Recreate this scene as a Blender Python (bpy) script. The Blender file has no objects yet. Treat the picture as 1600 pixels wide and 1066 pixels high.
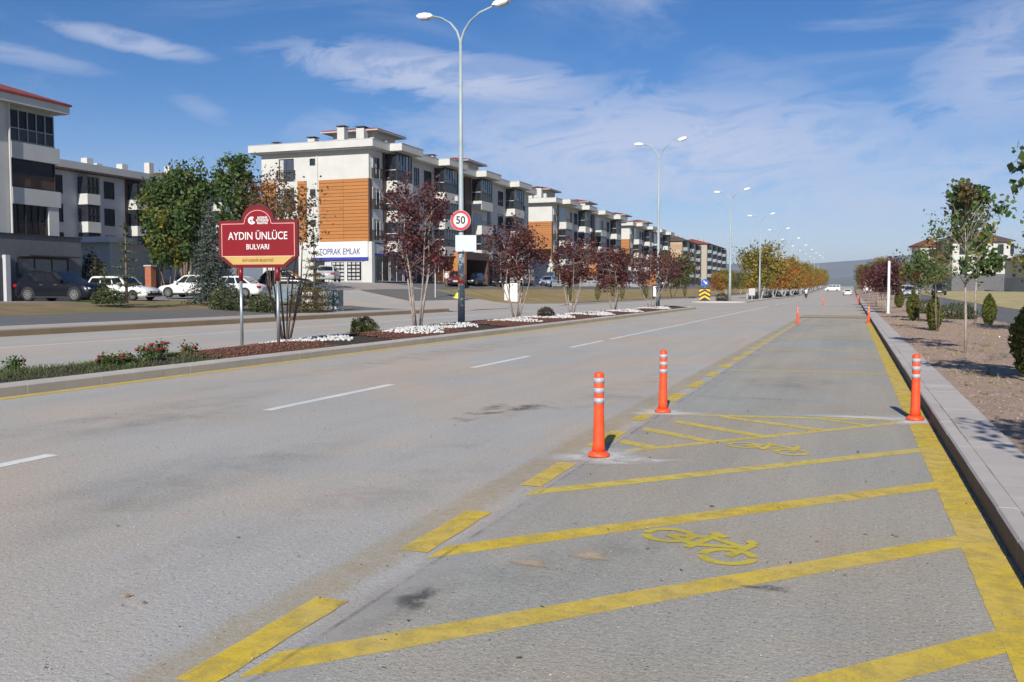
import bpy, math, random
import numpy as np
from mathutils import Vector, Matrix
R = math.radians
sc = bpy.context.scene
col = sc.collection
random.seed(7)

# ------------------------------------------------------------------ camera
camd = bpy.data.cameras.new("camera")
camd.sensor_width = 36.0
camd.lens = 1456.0 / 1600.0 * 36.0
camd.clip_start = 0.1
camd.clip_end = 30000
cam = bpy.data.objects.new("camera", camd)
col.objects.link(cam)
cam.location = (0, 0, 1.5)
cam.rotation_euler = (R(90 - 3.18), 0, R(20.0))
sc.camera = cam

# ------------------------------------------------------------------ light
SUN_DIR = Vector((0.19, -1.27, 0.77)).normalized()      # towards the sun
SUN_EL = math.asin(SUN_DIR.z)
SUN_AZ = math.atan2(SUN_DIR.x, SUN_DIR.y)
sc.view_settings.view_transform = 'Standard'
sc.view_settings.look = 'None'
sc.view_settings.exposure = 0.3
sc.view_settings.gamma = 1.0
sc.view_settings.use_curve_mapping = False

world = bpy.data.worlds.new("World")
sc.world = world
world.use_nodes = True
wn, wl = world.node_tree.nodes, world.node_tree.links
wn.clear()
wout = wn.new('ShaderNodeOutputWorld')
wbg = wn.new('ShaderNodeBackground')
wbg.inputs['Strength'].default_value = 0.068
wl.new(wbg.outputs[0], wout.inputs[0])
sky = wn.new('ShaderNodeTexSky')
sky.sky_type = 'NISHITA'
sky.sun_disc = False
sky.sun_elevation = SUN_EL
sky.sun_rotation = SUN_AZ
sky.altitude = 800
sky.air_density = 1.0
sky.dust_density = 0.35
sky.ozone_density = 2.5


class NT:
    """small node helper"""
    def __init__(s, nt): s.n, s.l = nt.nodes, nt.links
    def put(s, sock, v):
        if isinstance(v, bpy.types.NodeSocket): s.l.new(v, sock)
        elif v is not None: sock.default_value = v
    def math(s, op, a, b=None, c=None, clamp=False):
        m = s.n.new('ShaderNodeMath'); m.operation = op; m.use_clamp = clamp
        s.put(m.inputs[0], a)
        if b is not None: s.put(m.inputs[1], b)
        if c is not None: s.put(m.inputs[2], c)
        return m.outputs[0]
    def mix(s, f, a, b):
        m = s.n.new('ShaderNodeMix'); m.data_type = 'RGBA'
        s.put(m.inputs[0], f)
        for i, v in ((6, a), (7, b)):
            if isinstance(v, tuple) and len(v) == 3: v = v + (1,)
            s.put(m.inputs[i], v)
        return m.outputs[2]
    def noise(s, vec, scale, detail=3, rough=0.55, dist=0.0):
        t = s.n.new('ShaderNodeTexNoise'); s.put(t.inputs['Vector'], vec)
        t.inputs['Scale'].default_value = scale; t.inputs['Detail'].default_value = detail
        t.inputs['Roughness'].default_value = rough; t.inputs['Distortion'].default_value = dist
        return t.outputs['Fac']
    def ramp(s, v, lo, hi):
        m = s.n.new('ShaderNodeMapRange'); m.interpolation_type = 'SMOOTHSTEP'
        s.put(m.inputs[0], v); m.inputs[1].default_value = lo; m.inputs[2].default_value = hi
        return m.outputs[0]
    def scale(s, vec, sx, sy, sz):
        m = s.n.new('ShaderNodeMapping'); s.put(m.inputs[0], vec)
        m.inputs['Scale'].default_value = (sx, sy, sz)
        return m.outputs[0]


def build_sky():
    t = NT(world.node_tree)
    tc = wn.new('ShaderNodeTexCoord')
    sep = wn.new('ShaderNodeSeparateXYZ'); wl.new(tc.outputs['Generated'], sep.inputs[0])
    x, y, z = sep.outputs
    az = t.math('MULTIPLY', t.math('ARCTAN2', x, y), 57.2958)       # degrees from the road axis, right positive
    el = t.math('MULTIPLY', t.math('ARCSINE', z), 57.2958)
    comb = wn.new('ShaderNodeCombineXYZ')
    wl.new(az, comb.inputs[0]); wl.new(t.math('MULTIPLY', el, 3.2), comb.inputs[1])
    n1 = t.noise(comb.outputs[0], 0.055, 8, 0.62, 0.9)
    comb2 = wn.new('ShaderNodeCombineXYZ')
    wl.new(az, comb2.inputs[0]); wl.new(t.math('ADD', t.math('MULTIPLY', el, 3.6), t.math('MULTIPLY', az, -0.3)), comb2.inputs[1])
    n2 = t.noise(comb2.outputs[0], 0.17, 10, 0.66, 0.7)
    n3 = t.noise(comb2.outputs[0], 0.03, 2, 0.5, 0.3)
    tot = None
    # cloud banks: azimuth, elevation, half widths, tilt, strength
    for a, e, wa, we, tilt, st in CLOUDS:
        da = t.math('SUBTRACT', az, a)
        de = t.math('SUBTRACT', t.math('SUBTRACT', el, e), t.math('MULTIPLY', da, tilt))
        q = t.math('ADD', t.math('POWER', t.math('ABSOLUTE', t.math('DIVIDE', da, wa)), 2.0),
                   t.math('POWER', t.math('ABSOLUTE', t.math('DIVIDE', de, we)), 2.0))
        q = t.math('ADD', q, t.math('MULTIPLY', t.math('SUBTRACT', n2, 0.5), 4.2))
        m = t.math('MULTIPLY', t.ramp(q, 1.35, 0.0), st)
        tot = m if tot is None else t.math('MAXIMUM', tot, m)
    tex = t.math('ADD', 0.32, t.math('MULTIPLY', t.ramp(n2, 0.34, 0.62), 0.68))
    tot = t.math('MULTIPLY', tot, tex)
    gen = t.math('MULTIPLY', t.ramp(n1, 0.46, 0.76), 0.48)
    gen = t.math('MULTIPLY', gen, t.ramp(n3, 0.35, 0.6))
    low = t.math('MULTIPLY', t.ramp(el, 12.0, 0.5), 0.34)
    low = t.math('MULTIPLY', low, t.math('ADD', 0.45, t.math('MULTIPLY', n1, 0.9)))
    f = t.math('MAXIMUM', t.math('MAXIMUM', tot, gen), low)
    up = t.ramp(el, -1.0, 1.0)
    f = t.math('MULTIPLY', f, up, clamp=True)
    hs = wn.new('ShaderNodeHueSaturation')
    hs.inputs['Saturation'].default_value = 1.34
    wl.new(sky.outputs[0], hs.inputs['Color'])
    tint = wn.new('ShaderNodeMix'); tint.data_type = 'RGBA'; tint.blend_type = 'MULTIPLY'
    tint.inputs[0].default_value = 1.0
    wl.new(hs.outputs[0], tint.inputs[6]); tint.inputs[7].default_value = SKY_TINT
    c = t.mix(f, tint.outputs[2], CLOUD_COL)
    wl.new(c, wbg.inputs['Color'])


SKY_TINT = (1.0, 0.955, 1.12, 1)
CLOUD_COL = (7.6, 8.1, 10.0, 1)
CLOUDS = [(-24.0, 12.6, 10.5, 1.6, -0.10, 0.95), (-11.0, 8.2, 17.5, 4.0, -0.03, 0.92),
          (-42.0, 13.6, 4.6, 0.62, -0.13, 0.75), (-38.0, 10.2, 2.0, 0.8, -0.3, 0.3),
          (-3.0, 18.4, 22.0, 1.4, 0.02, 0.7), (8.5, 12.0, 6.5, 4.2, 0.25, 0.66),
          (-4.5, 11.0, 5.0, 2.4, -0.3, 0.35), (2.0, 5.6, 13.0, 2.8, 0.05, 0.7),
          (-20.0, 7.0, 7.0, 2.2, 0.1, 0.45), (-31.5, 9.6, 2.5, 0.9, 0.2, 0.35), (-47.5, 12.4, 4.5, 0.6, -0.1, 0.45)]
build_sky()

sund = bpy.data.lights.new("sun", 'SUN')
sund.energy = 4.6
sund.angle = R(0.55)
sund.color = (1.0, 0.955, 0.88)
sun = bpy.data.objects.new("sun", sund)
col.objects.link(sun)
sun.rotation_euler = SUN_DIR.to_track_quat('Z', 'Y').to_euler()
sun.location = (20, -60, 60)

# ------------------------------------------------------------------ materials
MATS = {}


def new_mat(name):
    m = bpy.data.materials.new(name); m.use_nodes = True
    nt = m.node_tree
    b = nt.nodes['Principled BSDF']
    MATS[name] = m
    return m, NT(nt), b


def pos_vec(t, obj=False):
    if obj:
        return t.n.new('ShaderNodeTexCoord').outputs['Object']
    return t.n.new('ShaderNodeNewGeometry').outputs['Position']


def bump(t, b, h, strength=0.3, dist=0.02):
    bp = t.n.new('ShaderNodeBump'); bp.inputs['Strength'].default_value = strength
    bp.inputs['Distance'].default_value = dist
    t.l.new(h, bp.inputs['Height']); t.l.new(bp.outputs[0], b.inputs['Normal'])


def simple(name, c, rough=0.6, metal=0.0, var=0.12, scale=3.0, bmp=0.0, bscale=30.0, obj=True, spec=0.5, coat=0.0):
    m, t, b = new_mat(name)
    p = pos_vec(t, obj)
    n = t.noise(p, scale, 4, 0.6)
    c2 = tuple(min(1, v * (1 - var)) for v in c); c3 = tuple(min(1, v * (1 + var)) for v in c)
    t.put(b.inputs['Base Color'], t.mix(t.ramp(n, 0.3, 0.7), c2, c3))
    b.inputs['Roughness'].default_value = rough; b.inputs['Metallic'].default_value = metal
    b.inputs['Specular IOR Level'].default_value = spec
    b.inputs['Coat Weight'].default_value = coat
    if bmp: bump(t, b, t.noise(p, bscale, 4, 0.6), bmp, 0.01)
    return m


def asphalt(name, c, lanes=(), speck=0.35, patch=0.16, tint=(1.0, 1.0, 1.0), fine=95.0):
    m, t, b = new_mat(name)
    p = pos_vec(t)
    a = t.noise(p, fine, 3, 0.75)
    a2 = t.noise(p, 34.0, 3, 0.7)
    big = t.noise(t.scale(p, 1.0, 0.35, 1.0), 0.55, 5, 0.62, 0.6)
    streak = t.noise(t.scale(p, 2.6, 0.07, 1.0), 1.0, 4, 0.6)
    dust = t.noise(p, 0.21, 4, 0.6, 0.8)
    v = t.math('ADD', 1.0, t.math('MULTIPLY', t.math('SUBTRACT', a, 0.5), speck * 2.2))
    v = t.math('ADD', v, t.math('MULTIPLY', t.math('SUBTRACT', a2, 0.5), speck * 1.2))
    v = t.math('ADD', v, t.math('MULTIPLY', t.math('SUBTRACT', big, 0.5), patch * 2.6))
    v = t.math('ADD', v, t.math('MULTIPLY', t.math('SUBTRACT', streak, 0.5), patch * 1.6))
    # white grit and dark chips of the stone in the wearing course
    vo = t.n.new('ShaderNodeTexVoronoi'); t.l.new(p, vo.inputs['Vector']); vo.inputs['Scale'].default_value = 34.0
    chip = t.ramp(vo.outputs['Distance'], 0.30, 0.14)
    sepc = t.n.new('ShaderNodeSeparateColor'); t.l.new(vo.outputs['Color'], sepc.inputs[0])
    v = t.math('ADD', v, t.math('MULTIPLY', chip, t.math('MULTIPLY', t.math('SUBTRACT', sepc.outputs[0], 0.52), speck * 1.9)))
    cool = tuple(x * y for x, y in zip(c, (0.93, 1.0, 1.04))); warm = tuple(x * y for x, y in zip(c, (1.06, 1.0, 0.92)))
    cc = t.mix(t.ramp(dust, 0.36, 0.64), cool, warm)
    mul = t.n.new('ShaderNodeMix'); mul.data_type = 'RGBA'; mul.blend_type = 'MULTIPLY'; mul.inputs[0].default_value = 1.0
    t.l.new(cc, mul.inputs[6])
    cb = t.n.new('ShaderNodeCombineColor')
    for i in range(3): t.l.new(v, cb.inputs[i])
    t.l.new(cb.outputs[0], mul.inputs[7])
    t.put(b.inputs['Base Color'], mul.outputs[2])
    b.inputs['Roughness'].default_value = 0.93
    b.inputs['Specular IOR Level'].default_value = 0.25
    bump(t, b, t.math('ADD', a2, t.math('MULTIPLY', a, 0.6)), 0.6, 0.012)
    return m


def paint(name, c, lo, hi, c2=None, alpha=1.0, pscale=7.0, floor=0.0):
    """road paint or stain that wears through to the surface under it"""
    m, t, b = new_mat(name)
    p = pos_vec(t)
    n = t.noise(p, pscale, 6, 0.72, 0.4)
    fine = t.noise(p, 70.0, 3, 0.7)
    big = t.noise(p, 0.9, 3, 0.6)
    w = t.math('ADD', t.math('MULTIPLY', n, 0.6), t.math('ADD', t.math('MULTIPLY', fine, 0.28), t.math('MULTIPLY', big, 0.22)))
    keep = t.math('MULTIPLY', t.math('ADD', floor, t.math('MULTIPLY', t.ramp(w, lo, hi), 1 - floor)), alpha)
    t.put(b.inputs['Base Color'], t.mix(t.ramp(big, 0.35, 0.65), c, c2 or tuple(v * 0.86 for v in c)))
    b.inputs['Roughness'].default_value = 0.8
    tr = t.n.new('ShaderNodeBsdfTransparent')
    mx = t.n.new('ShaderNodeMixShader')
    t.l.new(keep, mx.inputs[0]); t.l.new(tr.outputs[0], mx.inputs[1]); t.l.new(b.outputs[0], mx.inputs[2])
    t.l.new(mx.outputs[0], t.n['Material Output'].inputs[0])
    return m


def soil(name, c1, c2, c3=None, s=1.3, bmp=0.6):
    m, t, b = new_mat(name)
    p = pos_vec(t)
    n = t.noise(p, s, 6, 0.68, 0.4); f = t.noise(p, 26.0, 4, 0.7); g = t.noise(p, 0.35, 3, 0.55)
    cc = t.mix(t.ramp(n, 0.33, 0.67), c1, c2)
    if c3: cc = t.mix(t.ramp(g, 0.45, 0.62), cc, c3)
    k = t.math('ADD', 0.62, t.math('MULTIPLY', f, 0.78))
    mul = t.n.new('ShaderNodeMix'); mul.data_type = 'RGBA'; mul.blend_type = 'MULTIPLY'; mul.inputs[0].default_value = 1.0
    cb = t.n.new('ShaderNodeCombineColor')
    for i in range(3): t.l.new(k, cb.inputs[i])
    t.l.new(cc, mul.inputs[6]); t.l.new(cb.outputs[0], mul.inputs[7])
    t.put(b.inputs['Base Color'], mul.outputs[2])
    b.inputs['Roughness'].default_value = 0.95
    b.inputs['Specular IOR Level'].default_value = 0.15
    bump(t, b, t.math('ADD', f, n), bmp, 0.05)
    return m


def leaf(name, c1, c2, c3, trans=0.35):
    m, t, b = new_mat(name)
    g = t.n.new('ShaderNodeNewGeometry')
    r = g.outputs['Random Per Island']
    a = t.mix(t.ramp(r, 0.0, 0.6), c1, c2)
    a = t.mix(t.ramp(r, 0.72, 1.0), a, c3)
    t.put(b.inputs['Base Color'], a)
    b.inputs['Roughness'].default_value = 0.55
    b.inputs['Specular IOR Level'].default_value = 0.35
    tl = t.n.new('ShaderNodeBsdfTranslucent'); t.l.new(a, tl.inputs[0])
    mx = t.n.new('ShaderNodeMixShader'); mx.inputs[0].default_value = trans
    t.l.new(b.outputs[0], mx.inputs[1]); t.l.new(tl.outputs[0], mx.inputs[2])
    t.l.new(mx.outputs[0], t.n['Material Output'].inputs[0])
    return m


def island_mat(name, c1, c2, rough=0.85, bmp=0.0):
    m, t, b = new_mat(name)
    g = t.n.new('ShaderNodeNewGeometry')
    p = pos_vec(t)
    a = t.mix(g.outputs['Random Per Island'], c1, c2)
    k = t.mix(t.noise(p, 6.0, 5, 0.65), (0.8, 0.8, 0.8), (1.15, 1.15, 1.15))
    mul = t.n.new('ShaderNodeMix'); mul.data_type = 'RGBA'; mul.blend_type = 'MULTIPLY'; mul.inputs[0].default_value = 1.0
    t.l.new(a, mul.inputs[6]); t.l.new(k, mul.inputs[7])
    t.put(b.inputs['Base Color'], mul.outputs[2]); b.inputs['Roughness'].default_value = rough
    if bmp: bump(t, b, t.noise(p, 45.0, 4, 0.65), bmp, 0.01)
    return m


def kerb_mat(name, c):
    m, t, b = new_mat(name)
    p = pos_vec(t)
    oi = t.n.new('ShaderNodeObjectInfo').outputs['Random']
    n = t.noise(p, 2.2, 5, 0.65); f = t.noise(p, 55.0, 4, 0.7)
    v = t.math('ADD', 0.72, t.math('MULTIPLY', n, 0.3))
    v = t.math('ADD', v, t.math('MULTIPLY', f, 0.22))
    v = t.math('ADD', v, t.math('MULTIPLY', oi, 0.12))
    cb = t.n.new('ShaderNodeCombineColor')
    for i in range(3): t.l.new(t.math('MULTIPLY', v, c[i]), cb.inputs[i])
    t.put(b.inputs['Base Color'], cb.outputs[0]); b.inputs['Roughness'].default_value = 0.9
    bump(t, b, f, 0.35, 0.006)
    return m


ASPH = asphalt('asphalt_road', (0.44, 0.396, 0.352), speck=0.50, patch=0.11)
ASPH_P = asphalt('asphalt_parking', (0.368, 0.338, 0.290), speck=0.50, patch=0.20)
ASPH_D = asphalt('asphalt_dark', (0.15, 0.145, 0.14), speck=0.25, patch=0.2)
ASPH_M = asphalt('asphalt_side', (0.25, 0.24, 0.23), speck=0.2, patch=0.2)
YEL = paint('yellow_paint', (0.70, 0.50, 0.035), 0.40, 0.64, (0.60, 0.44, 0.11), floor=.50)
YEL_W = paint('yellow_paint_worn', (0.66, 0.51, 0.08), 0.38, 0.62, (0.58, 0.44, 0.13), floor=.45)
YEL_F = paint('yellow_paint_faded', (0.60, 0.43, 0.16), 0.40, 0.70, (0.56, 0.42, 0.18), alpha=0.75)
def faded_line(name, c, xc, hw, alpha):
    m = paint(name, c, 0.30, 0.72, None, alpha, 9.0)
    t = NT(m.node_tree)
    g = t.n.new('ShaderNodeNewGeometry'); sp_ = t.n.new('ShaderNodeSeparateXYZ'); t.l.new(g.outputs['Position'], sp_.inputs[0])
    wob = t.math('MULTIPLY', t.math('SUBTRACT', t.noise(g.outputs['Position'], 3.0, 4, .6), .5), .12)
    d = t.math('ABSOLUTE', t.math('ADD', t.math('SUBTRACT', sp_.outputs[0], xc), wob))
    side = t.ramp(d, hw, hw * .35)
    mx = [n for n in t.n if n.type == 'MIX_SHADER'][0]
    old = mx.inputs[0].links[0].from_socket
    t.l.new(t.math('MULTIPLY', old, side), mx.inputs[0])
    return m


YEL_F = faded_line('yellow_line_ghost', (0.58, 0.44, 0.22), -2.47, 0.20, 0.42)
PALE_S = faded_line('pale_seam', (0.56, 0.53, 0.49), -2.08, 0.16, 0.65)
YEL_B = paint('yellow_paint_thin', (0.62, 0.50, 0.03), 0.38, 0.58, (0.55, 0.44, 0.06), pscale=9, floor=.45, alpha=.95)
WHT = paint('white_paint', (0.74, 0.73, 0.68), 0.33, 0.48)
WHT_F = paint('white_paint_thin', (0.62, 0.60, 0.55), 0.42, 0.7, alpha=0.7)
DUSTW = paint('white_dust', (0.72, 0.70, 0.66), 0.40, 0.58, alpha=0.85, pscale=3.0)
STAIN = paint('dark_stain', (0.07, 0.065, 0.06), 0.50, 0.66, alpha=0.7, pscale=2.6)
OILP = paint('oil_patch', (0.05, 0.05, 0.055), 0.42, 0.62, alpha=0.6, pscale=5)
HUMP = soil('sand_band', (0.42, 0.34, 0.2), (0.33, 0.28, 0.2), None, 3.0, 0.3)
KERB = kerb_mat('kerb_concrete', (0.44, 0.40, 0.35))
KERB_R = kerb_mat('kerb_pink_concrete', (0.44, 0.395, 0.355))
KERB_B = kerb_mat('kerb_dusty', (0.30, 0.23, 0.155))
PAVE = soil('pavement_concrete', (0.46, 0.42, 0.38), (0.38, 0.35, 0.32), None, 0.8, 0.2)
PAVE_F = soil('forecourt_pavers', (0.36, 0.32, 0.285), (0.31, 0.28, 0.25), None, 0.8, 0.2)
DIRT_R = soil('dirt_verge', (0.50, 0.355, 0.27), (0.38, 0.275, 0.205), (0.45, 0.33, 0.225), 1.6, 0.9)
DIRT_L = soil('dry_verge', (0.30, 0.21, 0.12), (0.22, 0.17, 0.10), (0.20, 0.19, 0.08), 0.9, 0.8)
GRASSY = soil('dry_grass', (0.32, 0.225, 0.105), (0.24, 0.20, 0.085), (0.34, 0.26, 0.14), 0.5, 0.8)
STRAW = soil('straw_field', (0.45, 0.36, 0.17), (0.36, 0.30, 0.14), (0.5, 0.42, 0.22), 0.3, 0.6)
LAND = soil('open_land', (0.27, 0.22, 0.12), (0.2, 0.18, 0.1), (0.16, 0.17, 0.08), 0.02, 0.4)
HILL = soil('hill_land', (0.18, 0.17, 0.13), (0.12, 0.13, 0.10), (0.2, 0.18, 0.14), 0.002, 0.2)
MULCH = soil('red_mulch', (0.19, 0.085, 0.055), (0.12, 0.06, 0.042), None, 6.0, 1.0)
BEDSOIL = soil('dark_soil', (0.10, 0.075, 0.055), (0.07, 0.055, 0.045), None, 5.0, 1.0)
FACE_B = kerb_mat('kerb_shaded_face', (0.13, 0.095, 0.075))  # brown road side of the kerb, its shade painted into the dark colour
LITTER = island_mat('litter', (0.25, 0.14, 0.05), (0.12, 0.07, 0.03))
MULCHC = island_mat('mulch_chips', (0.23, 0.10, 0.06), (0.10, 0.045, 0.035))
STONEW = island_mat('white_stones_m', (0.74, 0.73, 0.70), (0.5, 0.48, 0.45))
STONED = island_mat('dark_stones_m', (0.09, 0.09, 0.08), (0.04, 0.045, 0.04))
CLOD = island_mat('clods', (0.42, 0.30, 0.23), (0.26, 0.18, 0.13))
GRIT = island_mat('grit', (0.62, 0.58, 0.52), (0.10, 0.09, 0.08))
GRASSG = island_mat('green_grass', (0.04, 0.085, 0.015), (0.11, 0.13, 0.045))
WALLW = simple('white_render', (0.535, 0.53, 0.49), 0.85, var=0.05, scale=0.7)
WALLG = simple('grey_render', (0.50, 0.505, 0.51), 0.85, var=0.06, scale=0.7)
WALLO = simple('off_white_render', (0.47, 0.465, 0.44), 0.85, var=0.05, scale=0.7)
CLAD = None
BROWN = simple('brown_cladding', (0.085, 0.045, 0.03), 0.6, var=0.15)
FRAME = simple('window_frame_dark', (0.035, 0.032, 0.03), 0.45, var=0.1)
FRAMEL = simple('window_frame_light', (0.5, 0.5, 0.5), 0.45, var=0.05)
GLASS = simple('window_glass', (0.02, 0.024, 0.03), 0.06, var=0.3, scale=0.6, spec=0.8)
GLASSB = simple('window_glass_blue', (0.07, 0.085, 0.11), 0.08, var=0.35, scale=0.5, spec=0.8)
BLIND = simple('dark_panel', (0.03, 0.028, 0.03), 0.3, var=0.3, scale=0.8)
GLASSD = simple('smoked_glazing', (0.012, 0.010, 0.012), 0.22, var=0.3, scale=0.6, spec=0.25)
CURT = simple('curtain', (0.45, 0.44, 0.42), 0.8, var=0.15, scale=2.0)
TILE = simple('roof_tile_red', (0.26, 0.055, 0.04), 0.7, var=0.2, scale=2.0, bmp=0.3, bscale=8)
TILED = simple('roof_tile_brown', (0.10, 0.065, 0.05), 0.7, var=0.2, scale=2.0)
METAL = simple('galvanised', (0.42, 0.45, 0.46), 0.42, metal=0.7, var=0.1, scale=2.0)
METALP = simple('pole_paint', (0.33, 0.385, 0.39), 0.5, metal=0.0, var=0.08, scale=2.0)
LAMPW = simple('lamp_housing', (0.72, 0.72, 0.70), 0.35, var=0.05)
LENS = simple('lamp_lens', (0.35, 0.36, 0.36), 0.15, var=0.05)
SIGNR = simple('sign_red', (0.215, 0.004, 0.009), 0.38, var=0.06, scale=3)
SIGNRD = simple('sign_dark_red', (0.13, 0.008, 0.013), 0.4, var=0.06)
GOLD = simple('sign_gold', (0.50, 0.34, 0.11), 0.45, var=0.06)
GOLDL = simple('sign_line', (0.75, 0.5, 0.42), 0.5, var=0.05)
WSIGN = simple('sign_white', (0.68, 0.68, 0.66), 0.5, var=0.03)
BLKP = simple('black_paint', (0.02, 0.02, 0.022), 0.5, var=0.1)
REDP = simple('red_paint', (0.55, 0.02, 0.035), 0.45, var=0.08)
BLUEP = simple('blue_paint', (0.015, 0.09, 0.42), 0.45, var=0.08)
NAVY = simple('navy_letters', (0.03, 0.03, 0.22), 0.5, var=0.08)
CHEVY = simple('chevron_yellow', (0.78, 0.46, 0.02), 0.5, var=0.06)
PLASTY = simple('yellow_plastic', (0.75, 0.72, 0.05), 0.5, var=0.08)
BOLL = simple('orange_plastic', (0.86, 0.085, 0.020), 0.5, var=0.16, scale=9, bmp=0.08, bscale=60)
REFL = simple('reflective_tape', (0.40, 0.42, 0.47), 0.4, var=0.12, scale=14)
RUBBER = simple('tyre_rubber', (0.018, 0.018, 0.018), 0.85, var=0.1)
RIM = simple('alloy', (0.5, 0.5, 0.5), 0.3, metal=0.8, var=0.05)
CARGLASS = simple('car_glass', (0.012, 0.014, 0.018), 0.04, var=0.1, spec=0.9)
PLASTIC = simple('black_plastic', (0.02, 0.02, 0.02), 0.6, var=0.1)
TAIL = simple('tail_light', (0.35, 0.01, 0.01), 0.2, var=0.1)
HEADL = simple('headlight', (0.6, 0.62, 0.62), 0.12, var=0.1)
BARK = simple('bark', (0.17, 0.125, 0.095), 0.9, var=0.3, scale=8, bmp=0.5, bscale=30)
BARKP = simple('bark_pale', (0.33, 0.27, 0.235), 0.9, var=0.3, scale=6, bmp=0.5, bscale=30)
WHITEWASH = simple('whitewashed_bark', (0.62, 0.60, 0.56), 0.9, var=0.12, scale=8)
L_PLUM = leaf('leaf_plum', (0.075, 0.024, 0.028), (0.13, 0.045, 0.045), (0.22, 0.10, 0.09))
L_RUST = leaf('leaf_rust', (0.14, 0.04, 0.02), (0.22, 0.07, 0.03), (0.10, 0.03, 0.03))
L_GREEN = leaf('leaf_green', (0.05, 0.095, 0.025), (0.095, 0.15, 0.04), (0.19, 0.22, 0.07))
L_LIME = leaf('leaf_yellow_green', (0.10, 0.13, 0.02), (0.20, 0.19, 0.03), (0.34, 0.24, 0.03))
L_YEL = leaf('leaf_yellow', (0.34, 0.23, 0.03), (0.26, 0.22, 0.04), (0.42, 0.27, 0.03))
L_OLIVE = leaf('leaf_olive', (0.09, 0.08, 0.03), (0.14, 0.11, 0.04), (0.17, 0.09, 0.05))
L_ORNG = leaf('leaf_orange', (0.36, 0.13, 0.025), (0.42, 0.18, 0.03), (0.28, 0.17, 0.04))
L_SPRUCE = leaf('leaf_blue_spruce', (0.05, 0.075, 0.06), (0.08, 0.11, 0.09), (0.03, 0.05, 0.035), 0.15)
L_THUJA = leaf('leaf_thuja', (0.09, 0.11, 0.02), (0.15, 0.15, 0.03), (0.06, 0.09, 0.02), 0.2)
L_CON = leaf('leaf_conifer', (0.04, 0.06, 0.02), (0.08, 0.10, 0.035), (0.11, 0.12, 0.05), 0.2)
L_DARK = leaf('leaf_dark_bush', (0.035, 0.03, 0.02), (0.06, 0.045, 0.025), (0.09, 0.07, 0.03), 0.2)
L_ROSE = leaf('petal_red', (0.36, 0.012, 0.03), (0.42, 0.03, 0.06), (0.28, 0.01, 0.02), 0.3)


def clad_mat():
    m, t, b = new_mat('orange_wood_cladding')
    p = pos_vec(t)
    oi = t.n.new('ShaderNodeObjectInfo').outputs['Random']
    n = t.noise(t.scale(p, 0.8, 0.8, 9.0), 2.0, 5, 0.6)
    a = t.mix(n, (0.355, 0.135, 0.030), (0.45, 0.185, 0.05))
    k = t.math('ADD', 0.90, t.math('MULTIPLY', oi, 0.16))
    cb = t.n.new('ShaderNodeCombineColor')
    for i in range(3): t.l.new(k, cb.inputs[i])
    mul = t.n.new('ShaderNodeMix'); mul.data_type = 'RGBA'; mul.blend_type = 'MULTIPLY'; mul.inputs[0].default_value = 1.0
    t.l.new(a, mul.inputs[6]); t.l.new(cb.outputs[0], mul.inputs[7])
    t.put(b.inputs['Base Color'], mul.outputs[2]); b.inputs['Roughness'].default_value = 0.6
    return m


CLAD = clad_mat()


def carpaint(name, c, rough=0.3, metal=0.0):
    return simple(name, c, rough, metal=metal, var=0.02, coat=0.35, spec=0.35)


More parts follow.
